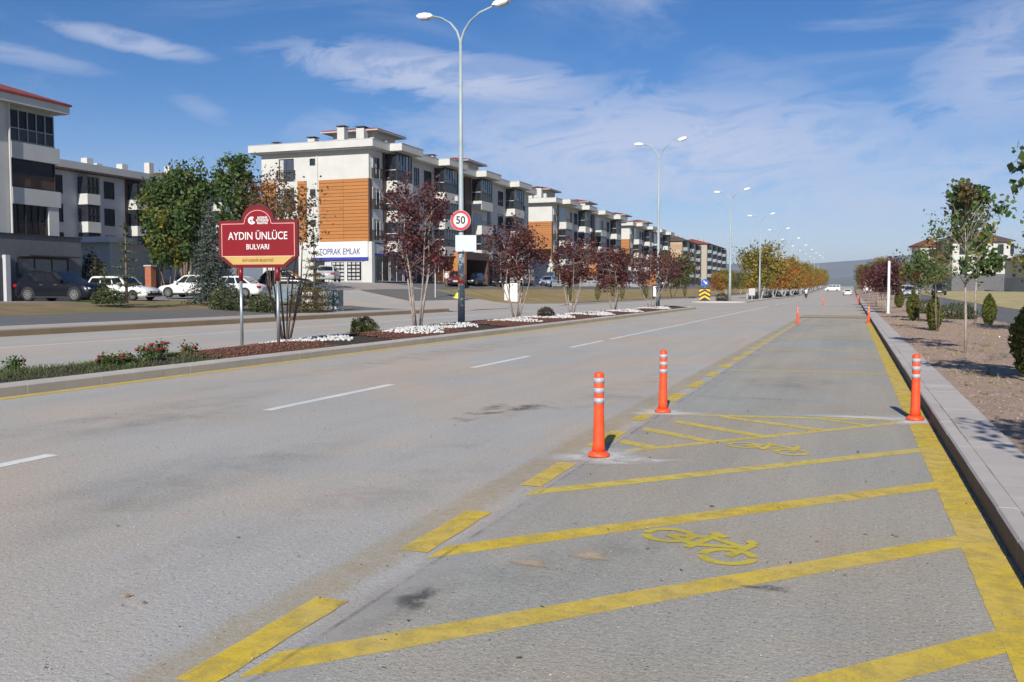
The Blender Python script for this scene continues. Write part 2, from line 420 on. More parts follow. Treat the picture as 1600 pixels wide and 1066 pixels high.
# ------------------------------------------------------------------ mesh helpers
class MB:
    def __init__(s): s.v, s.f, s.m, s.mats = [], [], [], []
    def mi(s, mat):
        if mat not in s.mats: s.mats.append(mat)
        return s.mats.index(mat)
    def add(s, vs, fs, mat):
        o = len(s.v); k = s.mi(mat)
        s.v += [tuple(p) for p in vs]
        for f in fs: s.f.append(tuple(i + o for i in f)); s.m.append(k)
        return s
    def box(s, x0, x1, y0, y1, z0, z1, mat):
        v = [(x0, y0, z0), (x1, y0, z0), (x1, y1, z0), (x0, y1, z0), (x0, y0, z1), (x1, y0, z1), (x1, y1, z1), (x0, y1, z1)]
        return s.add(v, [(0, 3, 2, 1), (4, 5, 6, 7), (0, 1, 5, 4), (1, 2, 6, 5), (2, 3, 7, 6), (3, 0, 4, 7)], mat)
    def bevbox(s, x0, x1, y0, y1, z0, z1, b, mat):
        # box whose upper edges are bevelled
        v = [(x0, y0, z0), (x1, y0, z0), (x1, y1, z0), (x0, y1, z0),
             (x0, y0, z1 - b), (x1, y0, z1 - b), (x1, y1, z1 - b), (x0, y1, z1 - b),
             (x0 + b, y0 + b * .06, z1), (x1 - b, y0 + b * .06, z1), (x1 - b, y1 - b * .06, z1), (x0 + b, y1 - b * .06, z1)]
        return s.add(v, [(0, 3, 2, 1), (8, 9, 10, 11), (0, 1, 5, 4), (1, 2, 6, 5), (2, 3, 7, 6), (3, 0, 4, 7),
                         (4, 5, 9, 8), (5, 6, 10, 9), (6, 7, 11, 10), (7, 4, 8, 11)], mat)
    def prism(s, pts, axis, a0, a1, mat):
        # polygon pts (2D) pulled along an axis
        n = len(pts)
        def P(p, a):
            return {'x': (a, p[0], p[1]), 'y': (p[0], a, p[1]), 'z': (p[0], p[1], a)}[axis]
        v = [P(p, a0) for p in pts] + [P(p, a1) for p in pts]
        f = [tuple(range(n)), tuple(range(2 * n - 1, n - 1, -1))] + [(i, i + n, (i + 1) % n + n, (i + 1) % n) for i in range(n)]
        return s.add(v, f, mat)
    def tube(s, pts, rad, n, mat, cap=True):
        pts = [Vector(p) for p in pts]
        if not isinstance(rad, (list, tuple)): rad = [rad] * len(pts)
        vs, fs = [], []
        for i, p in enumerate(pts):
            d = (pts[min(i + 1, len(pts) - 1)] - pts[max(i - 1, 0)]).normalized()
            a = Vector((1, 0, 0)) if abs(d.x) < 0.8 else Vector((0, 1, 0))
            u = d.cross(a).normalized(); w = d.cross(u)
            for k in range(n):
                t = 2 * math.pi * k / n
                vs.append(p + (u * math.cos(t) + w * math.sin(t)) * rad[i])
        for i in range(len(pts) - 1):
            for k in range(n):
                k2 = (k + 1) % n
                fs.append((i * n + k, i * n + k2, (i + 1) * n + k2, (i + 1) * n + k))
        if cap:
            fs.append(tuple(range(n - 1, -1, -1))); fs.append(tuple((len(pts) - 1) * n + k for k in range(n)))
        return s.add(vs, fs, mat)
    def lathe(s, prof, n, mat, c=(0, 0, 0)):
        vs, fs = [], []
        for r, z in prof:
            for k in range(n):
                t = 2 * math.pi * k / n
                vs.append((c[0] + r * math.cos(t), c[1] + r * math.sin(t), c[2] + z))
        for i in range(len(prof) - 1):
            for k in range(n):
                k2 = (k + 1) % n
                fs.append((i * n + k, i * n + k2, (i + 1) * n + k2, (i + 1) * n + k))
        fs.append(tuple(range(n - 1, -1, -1))); fs.append(tuple((len(prof) - 1) * n + k for k in range(n)))
        return s.add(vs, fs, mat)
    def mesh(s, name, smooth=False):
        me = bpy.data.meshes.new(name)
        me.from_pydata(s.v, [], s.f)
        for m in s.mats: me.materials.append(m)
        me.polygons.foreach_set('material_index', s.m)
        if smooth: me.polygons.foreach_set('use_smooth', [True] * len(s.f))
        me.update()
        return me
    def build(s, name, parent=None, smooth=False, loc=None):
        o = bpy.data.objects.new(name, s.mesh(name, smooth))
        col.objects.link(o)
        if parent: o.parent = parent
        if loc: o.location = loc
        return o


def thing(name, label, cat, loc=(0, 0, 0), rz=0.0, group=None):
    o = bpy.data.objects.new(name, None); col.objects.link(o)
    o.empty_display_size = 0.3
    o.location = loc; o.rotation_euler = (0, 0, rz)
    o['label'] = label; o['category'] = cat
    if group: o['group'] = group
    return o


def tag(o, label, cat, group=None, kind=None):
    o['label'] = label; o['category'] = cat
    if group: o['group'] = group
    if kind: o['kind'] = kind
    return o


def struct(o, label=None):
    o['kind'] = 'structure'
    if label: o['label'] = label
    return o


def inst(name, mesh, parent=None, loc=(0, 0, 0), rz=0.0, scale=None):
    o = bpy.data.objects.new(name, mesh); col.objects.link(o)
    if parent: o.parent = parent
    o.location = loc; o.rotation_euler = (0, 0, rz)
    if scale: o.scale = scale
    return o


def dup(root, loc, rz=None, label=None, scale=None):
    def cp(o, par):
        c = o.copy(); col.objects.link(c)
        if par: c.parent = par
        for ch in o.children: cp(ch, c)
        return c
    r = cp(root, None)
    r.location = loc
    if rz is not None: r.rotation_euler = (0, 0, rz)
    if label: r['label'] = label
    if scale: r.scale = scale
    return r


def quads(name, P, mat, parent=None, mats=None, midx=None):
    """P: array (n,4,3) of loose quads"""
    P = np.asarray(P, dtype=np.float32)
    n = len(P)
    me = bpy.data.meshes.new(name)
    me.vertices.add(n * 4); me.vertices.foreach_set('co', P.reshape(-1))
    me.loops.add(n * 4); me.loops.foreach_set('vertex_index', np.arange(n * 4, dtype=np.int32))
    me.polygons.add(n); me.polygons.foreach_set('loop_start', np.arange(0, n * 4, 4, dtype=np.int32))
    for m in (mats or [mat]): me.materials.append(m)
    if midx is not None: me.polygons.foreach_set('material_index', np.asarray(midx, dtype=np.int32))
    me.update(calc_edges=True)
    o = bpy.data.objects.new(name, me); col.objects.link(o)
    if parent: o.parent = parent
    return o


def text_mesh(body, size, mat, extrude=0.004, align='CENTER', sx=1.0, bold=0.0):
    c = bpy.data.curves.new('text', 'FONT'); c.body = body; c.size = size
    c.align_x = align; c.align_y = 'CENTER'; c.extrude = extrude; c.offset = bold
    c.resolution_u = 4
    o = bpy.data.objects.new('text', c); col.objects.link(o)
    dg = bpy.context.evaluated_depsgraph_get()
    me = bpy.data.meshes.new_from_object(o.evaluated_get(dg))
    bpy.data.objects.remove(o)
    me.materials.clear(); me.materials.append(mat)
    if sx != 1.0: me.transform(Matrix.Diagonal((sx, 1, 1, 1)))
    return me


def put_text(name, body, size, mat, parent, loc, rot=(math.pi / 2, 0, 0), sx=1.0, extrude=0.004, bold=0.0):
    o = bpy.data.objects.new(name, text_mesh(body, size, mat, extrude, sx=sx, bold=bold)); col.objects.link(o)
    o.parent = parent; o.location = loc; o.rotation_euler = rot
    return o


# ------------------------------------------------------------------ terrain
def ss(x, a, b):
    t = max(0.0, min(1.0, (x - a) / (b - a))); return t * t * (3 - 2 * t)


def ramp_y(Y): return 3.2 * ss(Y, 190, 620)


def zl(X, Y):                       # ground left of the boulevard
    u = max(0.0, -25.3 - X)
    near = 0.2 + 0.65 * ss(u, 3, 14)
    far = 0.1 + 2.07 * ss(u, 5, 19.5)
    m = ss(Y, 54, 60) * (1 - ss(Y, 82, 87))
    z = near + (far - near) * ss(Y, 46, 76)
    if Y > 60: z += 0.1 * (1 - m) * math.exp(-u / 3)
    z -= 0.2 * m * math.exp(-u / 2.5) if Y < 60 else 0.1 * m * math.exp(-u / 2.5)
    return max(z, 0.0) + ramp_y(Y)


def zr(X, Y): return 0.12 + 0.9 * ss(Y, 45, 230) * ss(X, 1.4, 7) + ramp_y(Y)


def zt(X, Y):
    if X < -25.3: return zl(X, Y)
    if X > 1.2: return zr(X, Y)
    return ramp_y(Y)


def sheet(name, xs, ys, zf, mat, dz=0.0, xf=None, parent=None):
    """gridded ground sheet; xf(u, Y) may bend the columns"""
    v, f = [], []
    for Y in ys:
        for X in xs:
            x = xf(X, Y) if xf else X
            v.append((x, Y, zf(x, Y) + dz))
    n = len(xs)
    for j in range(len(ys) - 1):
        for i in range(n - 1):
            f.append((j * n + i, j * n + i + 1, (j + 1) * n + i + 1, (j + 1) * n + i))
    mb = MB(); mb.add(v, f, mat)
    return mb.build(name, parent)


def rng(a, b, step):
    n = max(1, int(round((b - a) / step))); return [a + (b - a) * i / n for i in range(n + 1)]


YS = rng(-30, 170, 4) + rng(176, 640, 12)[0:] + [700, 800, 1000, 1400]
# open land under everything
gx = [-9000, -5000, -2500, -1200, -600, -300, -160] + rng(-120, -26, 2)[0:] + [-25.45, -25.2, -12, 1.0, 1.35, 3, 5, 7, 9, 12, 16, 24, 40, 80, 160, 300, 700, 1500, 3000, 6000, 9000]
gy = [-3000, -1000, -300, -100, -60] + rng(-30, 170, 2) + rng(180, 640, 12) + [700, 800, 1000, 1400, 2000, 3000, 5000, 9000]
def zland(X, Y):
    return zt(X, Y)
land = struct(sheet('ground', gx, gy, zland, LAND, -0.07))
road = struct(sheet('road', [-25.2, -19, -12.6, -6.8, -2.1, 0.9], YS, zt, ASPH))
lay = struct(sheet('parking_lane', [-2.12, -0.5, 0.9], rng(-30, 56, 4), lambda x, y: 0.002, ASPH_P))

# left side surfaces
def left_sheet(name, x0, x1, y0, y1, mat, dz=0.0, st=1.5, parent=None):
    return struct(sheet(name, rng(x0, x1, st), rng(y0, y1, 2), zl, mat, dz, parent=parent))
left_sheet('pavement', -28.3, -25.5, -30, 56, PAVE)
left_sheet('cycle_path', -32.6, -28.3, -30, 57, ASPH_D, 0.005)
left_sheet('dry_verge', -38.4, -32.6, -30, 56, DIRT_L, 0.0)
left_sheet('car_park', -62, -38.4, 20, 62, ASPH_M, 0.0)
left_sheet('side_road', -39.3, -25.2, 56, 85.5, ASPH, 0.0)
left_sheet('forecourt', -64, -39.3, 62, 83, PAVE_F, 0.004)
left_sheet('service_road', -44.6, -39.3, 83, 420, ASPH_D, 0.0)
left_sheet('dark_asphalt_patch', -39.3, -34.5, 70, 85.0, ASPH_D, 0.012)
left_sheet('grass_slope', -39.2, -25.5, 85.5, 420, GRASSY, 0.01)
left_sheet('pavement', -48.5, -44.6, 83, 420, PAVE, 0.03)

# right side surfaces
def right_sheet(name, x0, x1, y0, y1, mat, dz=0.0, st=1.5):
    return struct(sheet(name, rng(x0, x1, st), rng(y0, y1, 3), zr, mat, dz))
right_sheet('dirt_verge', 1.3, 5.9, -30, 420, DIRT_R)
right_sheet('side_road', 5.9, 10.4, -30, 420, ASPH_D, -0.02)
right_sheet('straw_field', 10.4, 60, -30, 420, STRAW, 0.0, 4)

# ------------------------------------------------------------------ kerbs, stone by stone
def kerb_run(label, x0, x1, y0, y1, ln, h, mat, zf=lambda y: 0.0, xs=None, cap=300, bev=0.03, name='kerb', face=None):
    root = bpy.data.objects.new(name, None); col.objects.link(root); struct(root, label)
    mb = MB(); g = 0.006
    mb.bevbox(0, x1 - x0, g * .2, ln - g * .2, -0.12, h, bev, mat)
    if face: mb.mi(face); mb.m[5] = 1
    me = mb.mesh('kerb_stone')
    n = int((y1 - y0) / ln)
    far = MB()
    for i in range(n):
        Y = y0 + i * ln
        xx = x0 if xs is None else xs(Y)
        jit = random.uniform(-1, 1)
        if i < cap:
            o = inst('kerb_stone', me, root, (xx + jit * 0.003, Y, zf(Y) + random.uniform(-.0015, .0015)), jit * 0.003)
        else:
            far.bevbox(xx, xx + x1 - x0, Y + g, Y + ln - g, zf(Y) - .12, zf(Y) + h, bev, mat)
    if far.v:
        o = far.build('far_kerb_stones', root); o['kind'] = 'stuff'
    return root


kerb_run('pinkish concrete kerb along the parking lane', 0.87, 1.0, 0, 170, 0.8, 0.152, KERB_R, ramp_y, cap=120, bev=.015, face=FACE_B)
kerb_run('pinkish paving slabs behind the right kerb', 1.003, 1.37, 0, 170, 0.4, 0.142, KERB_R, ramp_y, cap=200, bev=.006, name='slab')
mb = MB()
# nose of the near median and the strip it encloses
M0, M1 = -6.0, 71.0
def med_far(Y):
    return -13.3 - 1.95 * ss(Y, 11, 33) + 0.9 * ss(Y, 45, 66)
kerb_run('weathered concrete kerb on the near edge of the median', -11.42, -11.05, M0, M1, 0.7, 0.16, KERB)
kerb_run('weathered concrete kerb on the far edge of the median', -15.3, -15.0, M0, M1, 0.7, 0.16, KERB, xs=lambda Y: med_far(Y) - 0.05)
nose = MB()
cx, hw = (-11.05 + med_far(71) - .05) / 2, (-11.05 - med_far(71) + .05) / 2
pts = []
for k in range(13):
    a = math.pi * k / 12; pts.append((cx + hw * math.cos(a), M1 + 0.0 + 1.7 * math.sin(a)))
nose.prism(pts, 'z', -0.1, 0.16, KERB)
struct(nose.build('median_nose'), 'rounded concrete end of the near median')
kerb_run('dusty brown kerb along the far carriageway', -25.5, -25.2, -4, 57, 1.0, 0.22, KERB_B)
kerb_run('concrete kerb under the dry grass slope', -25.5, -25.2, 86, 300, 1.0, 0.15, KERB, ramp_y, cap=60)
# second median beyond the junction
kerb_run('concrete kerb of the median beyond the junction', -11.3, -11.0, 107, 470, 1.0, 0.15, KERB, ramp_y, cap=40)
kerb_run('concrete kerb on the far edge of the median beyond the junction', -17.3, -17.0, 107, 470, 1.0, 0.15, KERB, ramp_y, cap=30)
struct(sheet('median_bed', [-17.0, -14, -12, -11.3], rng(107, 480, 6), lambda x, y: 0.12 + ramp_y(y), PAVE))
nose2 = MB(); pts = []
for k in range(13):
    a = -math.pi * k / 12; pts.append((-14.15 + 3.15 * math.cos(a), 107 + 2.0 * math.sin(a)))
nose2.prism(pts, 'z', -0.1, 0.15, KERB)
struct(nose2.build('median_nose'), 'rounded concrete start of the median beyond the junction')

def zmed(x, Y):
    a, b = med_far(Y) + 0.25, -11.42
    t = (x - a) / (b - a)
    return 0.10 + 0.12 * math.sin(max(0, min(1, t)) * math.pi)
struct(sheet('median_bed', rng(0, 1, 0.1), rng(M0, M1, 1.0), zmed, BEDSOIL, 0.0,
             xf=lambda u, Y: med_far(Y) + 0.22 + (-11.40 - med_far(Y) - 0.22) * u))

# ------------------------------------------------------------------ road markings
RAG = random.Random(3)


def ragged_quad(mb, p, mat, z, zf=None, amp=.005):
    """p: four corners, 0-1 and 3-2 the long sides; the long sides get small uneven steps"""
    p = [Vector(q[:2]) for q in p]
    ln = (p[1] - p[0]).length
    n = max(1, min(60, int(ln / .09)))
    L, Rr = [], []
    for i in range(n + 1):
        t = i / n
        a, b = p[0].lerp(p[1], t), p[3].lerp(p[2], t)
        d = (b - a).normalized() if (b - a).length > 1e-6 else Vector((0, 1))
        L.append(a + d * RAG.uniform(-amp, amp)); Rr.append(b + d * RAG.uniform(-amp, amp))
    v = [(q.x, q.y, (zf(q.y) if zf else 0) + z) for q in L + Rr]
    mb.add(v, [(i, i + 1, n + 2 + i, n + 1 + i) for i in range(n)], mat)


def strip(name, pts, mat, parent=road, z=0.003, zf=None):
    mb = MB()
    if len(pts) == 4: ragged_quad(mb, pts, mat, z, zf)
    else: mb.add([(p[0], p[1], (zf(p[1]) if zf else 0) + z) for p in pts], [tuple(range(len(pts)))], mat)
    return mb.build(name, parent)


def vline(name, x0, x1, y0, y1, mat, z=0.003, parent=road):
    ys = [y0] + [y for y in (5, 10, 15, 20, 25) if y0 < y < y1] + [y for y in YS if y0 < y < y1 and y > 180] + [y1]
    mb = MB()
    for a, b in zip(ys[:-1], ys[1:]):
        if b <= 26: ragged_quad(mb, [(x0, a), (x0, b), (x1, b), (x1, a)], mat, z)
        else: mb.add([(x0, a, ramp_y(a) + z), (x1, a, ramp_y(a) + z), (x1, b, ramp_y(b) + z), (x0, b, ramp_y(b) + z)], [(0, 1, 2, 3)], mat)
    return mb.build(name, parent)


for y in (-10.4, -3.65, 3.1, 9.75, 16.4, 23.05):
    vline('lane_dash', -6.86, -6.71, y, y + 3.35, WHT)
vline('lane_line', -6.85, -6.72, 27.3, 84, WHT)
for y in range(92, 330, 9): vline('lane_dash', -6.86, -6.7, y, y + 4, WHT)
vline('lane_line', -20.45, -20.3, -10, 66, WHT)
vline('edge_line', -11.02, -10.80, -6, 71.5, YEL)
vline('edge_line', -15.75, -15.6, 30, 66, YEL)
vline('edge_line', -14.0, -13.85, 2, 14, YEL)
vline('edge_line', -25.15, -25.03, -4, 57, YEL)
vline('edge_line', -10.95, -10.8, 108, 400, YEL_W)
Z2 = 0.0045
y = -3.0
vline('lay_by_edge_line', 0.625, 0.85, -4, 44.5, YEL, Z2, lay)
vline('ghost_line', -2.78, -2.2, -4, 52, YEL_F, 0.0025, road)
vline('pale_seam', -2.3, -1.88, -4, 50, PALE_S, 0.0035, lay)
y = -0.95
while y < 50:
    vline('lay_by_dash', -2.42 if y < 6 else -2.36, -2.245 if y < 6 else -2.19, y, y + 1.02, YEL if y < 16 else YEL_W, Z2, lay)
    y += 1.9
for i, y in enumerate((-0.98, 0.7, 2.37, 4.07, 5.75)):
    mt = (YEL, YEL, YEL, YEL, YEL_W)[i]
    xx, yy = -2.2, y + 0.57
    w = 0.235 if i < 4 else 0.2
    strip('hatch_stripe', [(xx, yy - .0), (0.63, y + 3.54), (0.63, y + 3.54 + w * 1.15), (xx, yy + w * 1.15)], mt, lay, 0.0036)
strip('hatch_stripe', [(-1.95, 8.32), (0.66, 11.32), (0.66, 11.5), (-1.95, 8.5)], YEL_W, lay, 0.0036)
strip('hatch_stripe', [(-2.0, 11.0), (0.66, 11.42), (0.66, 11.56), (-2.0, 11.15)], YEL_W, lay, 0.0041)
exec_pts = [((-1.85, 10.5), (-0.8, 9.71), .10), ((-2.08, 9.84), (-1.26, 9.21), .10), ((-2.12, 8.96), (-1.73, 8.68), .10), ((-1.42, 11.08), (-0.27, 10.38), .09), ((-0.29, 11.24), (0.17, 10.93), .07)]
for a, b, w in exec_pts:
    strip('hatch_bar', [(a[0], a[1] - w), (b[0], b[1] - w), (b[0], b[1] + w), (a[0], a[1] + w)], YEL_W, lay, 0.0049)
for y in (17.65, 23.85, 30.0, 36.2, 42.3):
    strip('bay_line', [(-2.1, y - .06), (0.66, y), (0.66, y + (.14 if y < 20 else .2)), (-2.1, y + (.08 if y < 20 else .14))], YEL, lay, 0.0036)
strip('bay_line', [(-2.1, 43.2), (0.7, 43.2), (0.7, 43.45), (-2.1, 43.45)], YEL, lay, 0.0036)
# worn yellow and sand coloured band across the end of the parking lane
strip('sand_band', [(-2.6, 51.5), (0.9, 51.5), (0.9, 56.5), (-2.6, 56.5)], HUMP, lay, 0.02)
strip('bay_line', [(-2.4, 72), (0.8, 70), (0.8, 70.4), (-2.4, 72.4)], YEL_W, road, 0.006)
strip('bay_line', [(-2.4, 92), (0.8, 90), (0.8, 90.6), (-2.4, 92.6)], YEL_W, road, 0.006)
# asphalt joint across the carriageway, and cracks
strip('asphalt_joint', [(-25, 87.0), (1, 87.0), (1, 87.5), (-25, 87.5)], OILP, road, 0.006)
strip('longitudinal_joint', [(-2.14, -4), (-2.115, -4), (-2.115, 50), (-2.14, 50)], paint('joint_dirt', (0.12, 0.11, 0.10), 0.46, 0.72, alpha=.45, pscale=3), lay, 0.0065)


SOFT = {}


def soft(m):
    """copy of a wear material whose strength follows the 'fade' attribute of the patch"""
    if m in SOFT: return SOFT[m]
    c = m.copy(); c.name = m.name + '_soft'; t = NT(c.node_tree)
    a = t.n.new('ShaderNodeAttribute'); a.attribute_name = 'fade'
    mx = [n for n in t.n if n.type == 'MIX_SHADER'][0]
    old = mx.inputs[0].links[0].from_socket
    t.l.new(t.math('MULTIPLY', old, a.outputs['Fac']), mx.inputs[0])
    SOFT[m] = c; return c


def blob(name, cx, cy, rx, ry, mat, parent, z=0.005, n=26, seed=0, rot=0.0):
    r = random.Random(seed)
    ph = [r.uniform(0, 6.28) for _ in range(4)]
    v = [(cx, cy, z)]; f = []; fade = [1.0]
    for ring, (k0, fd) in enumerate(((.45, 1.0), (.8, .55), (1.15, 0.0))):
        for k in range(n):
            a = 2 * math.pi * k / n
            q = (1 + 0.22 * math.sin(3 * a + ph[0]) + 0.14 * math.sin(5 * a + ph[1]) + 0.08 * math.sin(9 * a + ph[2])) * k0
            x, y = rx * q * math.cos(a), ry * q * math.sin(a)
            v.append((cx + x * math.cos(rot) - y * math.sin(rot), cy + x * math.sin(rot) + y * math.cos(rot), z)); fade.append(fd)
    for k in range(n):
        k2 = (k + 1) % n
        f.append((0, 1 + k, 1 + k2))
        for g in range(2): f.append((1 + g * n + k, 1 + (g + 1) * n + k, 1 + (g + 1) * n + k2, 1 + g * n + k2))
    mb = MB(); mb.add(v, f, soft(mat)); o = mb.build(name, parent)
    at = o.data.attributes.new('fade', 'FLOAT', 'POINT'); at.data.foreach_set('value', fade)
    return o


blob('dark_stain', -4.1, 10.5, 0.33, 0.75, STAIN, road, seed=3)
blob('dark_stain', -3.75, 11.1, 0.25, 0.35, STAIN, road, 0.006, seed=4)
blob('dark_stain', -1.95, 4.0, 0.075, 0.16, OILP, lay, 0.0075, seed=5)
blob('white_dust_patch', -2.05, 8.05, 0.42, 0.42, DUSTW, lay, 0.0075, seed=6, rot=0.6)
blob('white_dust_patch', -1.8, 7.9, 0.35, 0.16, DUSTW, lay, 0.0085, seed=16, rot=0.5)
blob('white_dust_patch', -2.1, 11.2, 0.42, 0.32, DUSTW, lay, 0.0075, seed=7)
blob('white_dust_patch', 0.7, 11.5, 0.32, 0.38, DUSTW, lay, 0.0075, seed=8)
blob('white_dust_patch', 0.3, 11.55, 0.9, 0.14, DUSTW, lay, 0.008, seed=9)
paint('cool_patch', (0.20, 0.20, 0.20), 0.42, 0.8, alpha=.28, pscale=2.2)
blob('dark_smear', -1.55, 4.6, 0.3, 1.3, MATS['cool_patch'], lay, 0.0078, seed=30, rot=-.5)
blob('dark_smear', -1.0, 15.5, 0.8, 1.2, MATS['cool_patch'], lay, 0.0078, seed=31)
blob('dark_smear', -1.3, 13.0, 0.7, .25, MATS['cool_patch'], lay, 0.0079, seed=32)
blob('oil_spot', -0.35, 4.75, 0.12, .05, STAIN, lay, 0.0079, seed=33)
blob('sandy_patch', -1.35, 5.0, 0.10, .10, paint('sandy_stain', (0.55, 0.42, 0.28), 0.3, 0.5, alpha=.8), lay, 0.0079, seed=34)
blob('sandy_patch', -1.62, 4.75, 0.10, .07, MATS['sandy_stain'], lay, 0.0079, seed=35)
blob('dark_smear', -7.8, 9.0, 0.9, 2.4, MATS['cool_patch'], road, 0.0046, seed=36)
blob('dark_smear', -4.9, 6.2, 0.7, 2.0, MATS['cool_patch'], road, 0.0047, seed=37)
blob('white_dust_patch', -1.15, 3.15, 0.22, 0.12, DUSTW, lay, 0.008, seed=10)
blob('white_dust_patch', -3.1, 14, 0.5, 3.5, paint('pale_dust', (0.5, 0.47, 0.43), 0.46, 0.8, alpha=0.55, pscale=1.4), road, 0.0045, seed=12)
blob('pale_patch', -3.3, 6.0, 0.6, 2.6, MATS['pale_dust'], road, 0.0045, seed=13)
blob('pale_patch', -9.0, 20.0, 0.8, 7.6, MATS['pale_dust'], road, 0.0045, seed=14)


def bike_symbol(cx, cy, s, ang):
    mb = MB(); z = 0.0068
    ca, sa = math.cos(ang), math.sin(ang)
    def T(x, y): return (cx + s * (x * ca - y * sa), cy + s * (x * sa + y * ca), z)
    def ring(x, y, r, w):
        n = 28
        for k in range(n):
            if k % 14 == 3: continue
            a, b = 2 * math.pi * k / n, 2 * math.pi * (k + 1) / n
            mb.add([T(x + r * math.cos(a), y + r * math.sin(a)), T(x + r * math.cos(b), y + r * math.sin(b)),
                    T(x + (r - w) * math.cos(b), y + (r - w) * math.sin(b)), T(x + (r - w) * math.cos(a), y + (r - w) * math.sin(a))], [(0, 1, 2, 3)], YEL_B)
    def bar(x0, y0, x1, y1, w):
        d = Vector((x1 - x0, y1 - y0)); n = Vector((-d.y, d.x)).normalized() * w / 2
        nonlocal z; z += 0.00015
        mb.add([T(x0 + n.x, y0 + n.y), T(x0 - n.x, y0 - n.y), T(x1 - n.x, y1 - n.y), T(x1 + n.x, y1 + n.y)], [(0, 1, 2, 3)], YEL_B)
    W = 0.135
    ring(-0.62, 0, 0.40, W); ring(0.62, 0, 0.40, W)
    bar(-0.62, 0, -0.05, -0.02, W); bar(-0.05, -0.02, -0.26, 0.58, W); bar(-0.62, 0, -0.22, 0.45, W)
    bar(-0.22, 0.45, 0.42, 0.48, W); bar(-0.05, -0.02, 0.42, 0.48, W); bar(0.62, 0, 0.36, 0.72, W)
    bar(0.36, 0.72, 0.18, 0.78, W); bar(-0.42, 0.62, -0.1, 0.62, W * 1.1); bar(-0.05, -0.02, 0.02, -0.2, W)
    return mb.build('bicycle_symbol', lay)


bike_symbol(-0.82, 5.42, 0.42, -0.72)
YEL_B = YEL_W
bike_symbol(-0.72, 8.98, 0.42, -0.5)

# loose grit on the asphalt and leaf litter
def rocks(name, pts, sizes, mat, flat=0.6, parent=None):
    n = len(pts)
    base = np.array([(1, 0, 0), (-1, 0, 0), (0, 1, 0), (0, -1, 0), (0, 0, 1), (0, 0, -1)], dtype=np.float32)
    tris = np.array([(0, 2, 4), (2, 1, 4), (1, 3, 4), (3, 0, 4), (2, 0, 5), (1, 2, 5), (3, 1, 5), (0, 3, 5)], dtype=np.int32)
    rs = np.random.RandomState(len(pts))
    V = base[None] * (np.asarray(sizes)[:, None, None]) * rs.uniform(0.6, 1.3, (n, 6, 1))
    V[:, :, 2] *= flat
    a = rs.uniform(0, 6.28, n); c, s_ = np.cos(a)[:, None], np.sin(a)[:, None]
    x, y = V[:, :, 0] * c - V[:, :, 1] * s_, V[:, :, 0] * s_ + V[:, :, 1] * c
    V[:, :, 0], V[:, :, 1] = x, y
    V += np.asarray(pts, dtype=np.float32)[:, None, :]
    F = (tris[None] + (np.arange(n) * 6)[:, None, None]).reshape(-1, 3)
    me = bpy.data.meshes.new(name)
    me.vertices.add(n * 6); me.vertices.foreach_set('co', V.astype(np.float32).reshape(-1))
    me.loops.add(len(F) * 3); me.loops.foreach_set('vertex_index', F.reshape(-1).astype(np.int32))
    me.polygons.add(len(F)); me.polygons.foreach_set('loop_start', np.arange(0, len(F) * 3, 3, dtype=np.int32))
    me.materials.append(mat); me.update(calc_edges=True)
    o = bpy.data.objects.new(name, me); col.objects.link(o)
    if parent: o.parent = parent
    return o


rs = np.random.RandomState(4)
pts = [(x, y, 0.008) for x, y in zip(rs.uniform(-9, 0.9, 2600), 2 + 22 * rs.uniform(0, 1, 2600) ** 1.6)]
tag(rocks('road_grit', pts, rs.uniform(0.002, 0.007, 2600), GRIT), 'tiny pale and dark grit scattered over the asphalt', 'grit', kind='stuff')
pts = [(x, y, 0.006) for x, y in zip(rs.uniform(0.825, 0.87, 900), rs.uniform(1, 40, 900))]
tag(rocks('gutter_dirt', pts, rs.uniform(0.003, 0.012, 900), CLOD), 'crumbs of earth gathered in the gutter beside the yellow line', 'dirt', kind='stuff')
xs_ = rs.uniform(1.4, 5.9, 9000); ys_ = 3 + 52 * rs.uniform(0, 1, 9000) ** 1.5
pts = [(x, y, zr(x, y)) for x, y in zip(xs_, ys_)]
tag(rocks('dirt_clods', pts, rs.uniform(0.006, 0.022, 9000) * (1 + ys_ / 60), CLOD), 'small clods and stones all over the dirt verge', 'gravel', kind='stuff')

rs = np.random.RandomState(8)
def litter(name, label, n, x0, x1, y0, y1, zf, size, m, pw=1.5):
    x = rs.uniform(x0, x1, n); y = y0 + (y1 - y0) * rs.uniform(0, 1, n) ** pw
    C = np.stack([x, y, np.array([zf(a, b) for a, b in zip(x, y)]) + .012], 1)
    d = rs.normal(size=(n, 3)); d[:, 2] *= .25; d /= np.linalg.norm(d, axis=1)[:, None]
    e = np.cross(d, np.array([0, 0, 1.0]) + rs.normal(size=(n, 3)) * .2); e /= np.linalg.norm(e, axis=1)[:, None]
    q = (size * rs.uniform(.6, 1.3, n))[:, None]
    tag(quads(name, np.stack([C - d * q, C - e * q * .5, C + d * q, C + e * q * .5], 1), m), label, 'leaves', kind='stuff')
litter('fallen_leaves', 'dry fallen leaves scattered over the dirt verge', 1500, 1.45, 5.8, 3, 50, zr, .03, LITTER)
litter('fallen_leaves', 'a few dry leaves lying on the parking lane and along the kerb', 60, -2.0, .86, 2.2, 14, lambda x, y: 0.0, .018, LITTER)
litter('fallen_leaves', 'a few dark leaf scraps on the carriageway', 70, -9.0, -2.8, 3, 16, lambda x, y: -0.002, .016, LITTER)

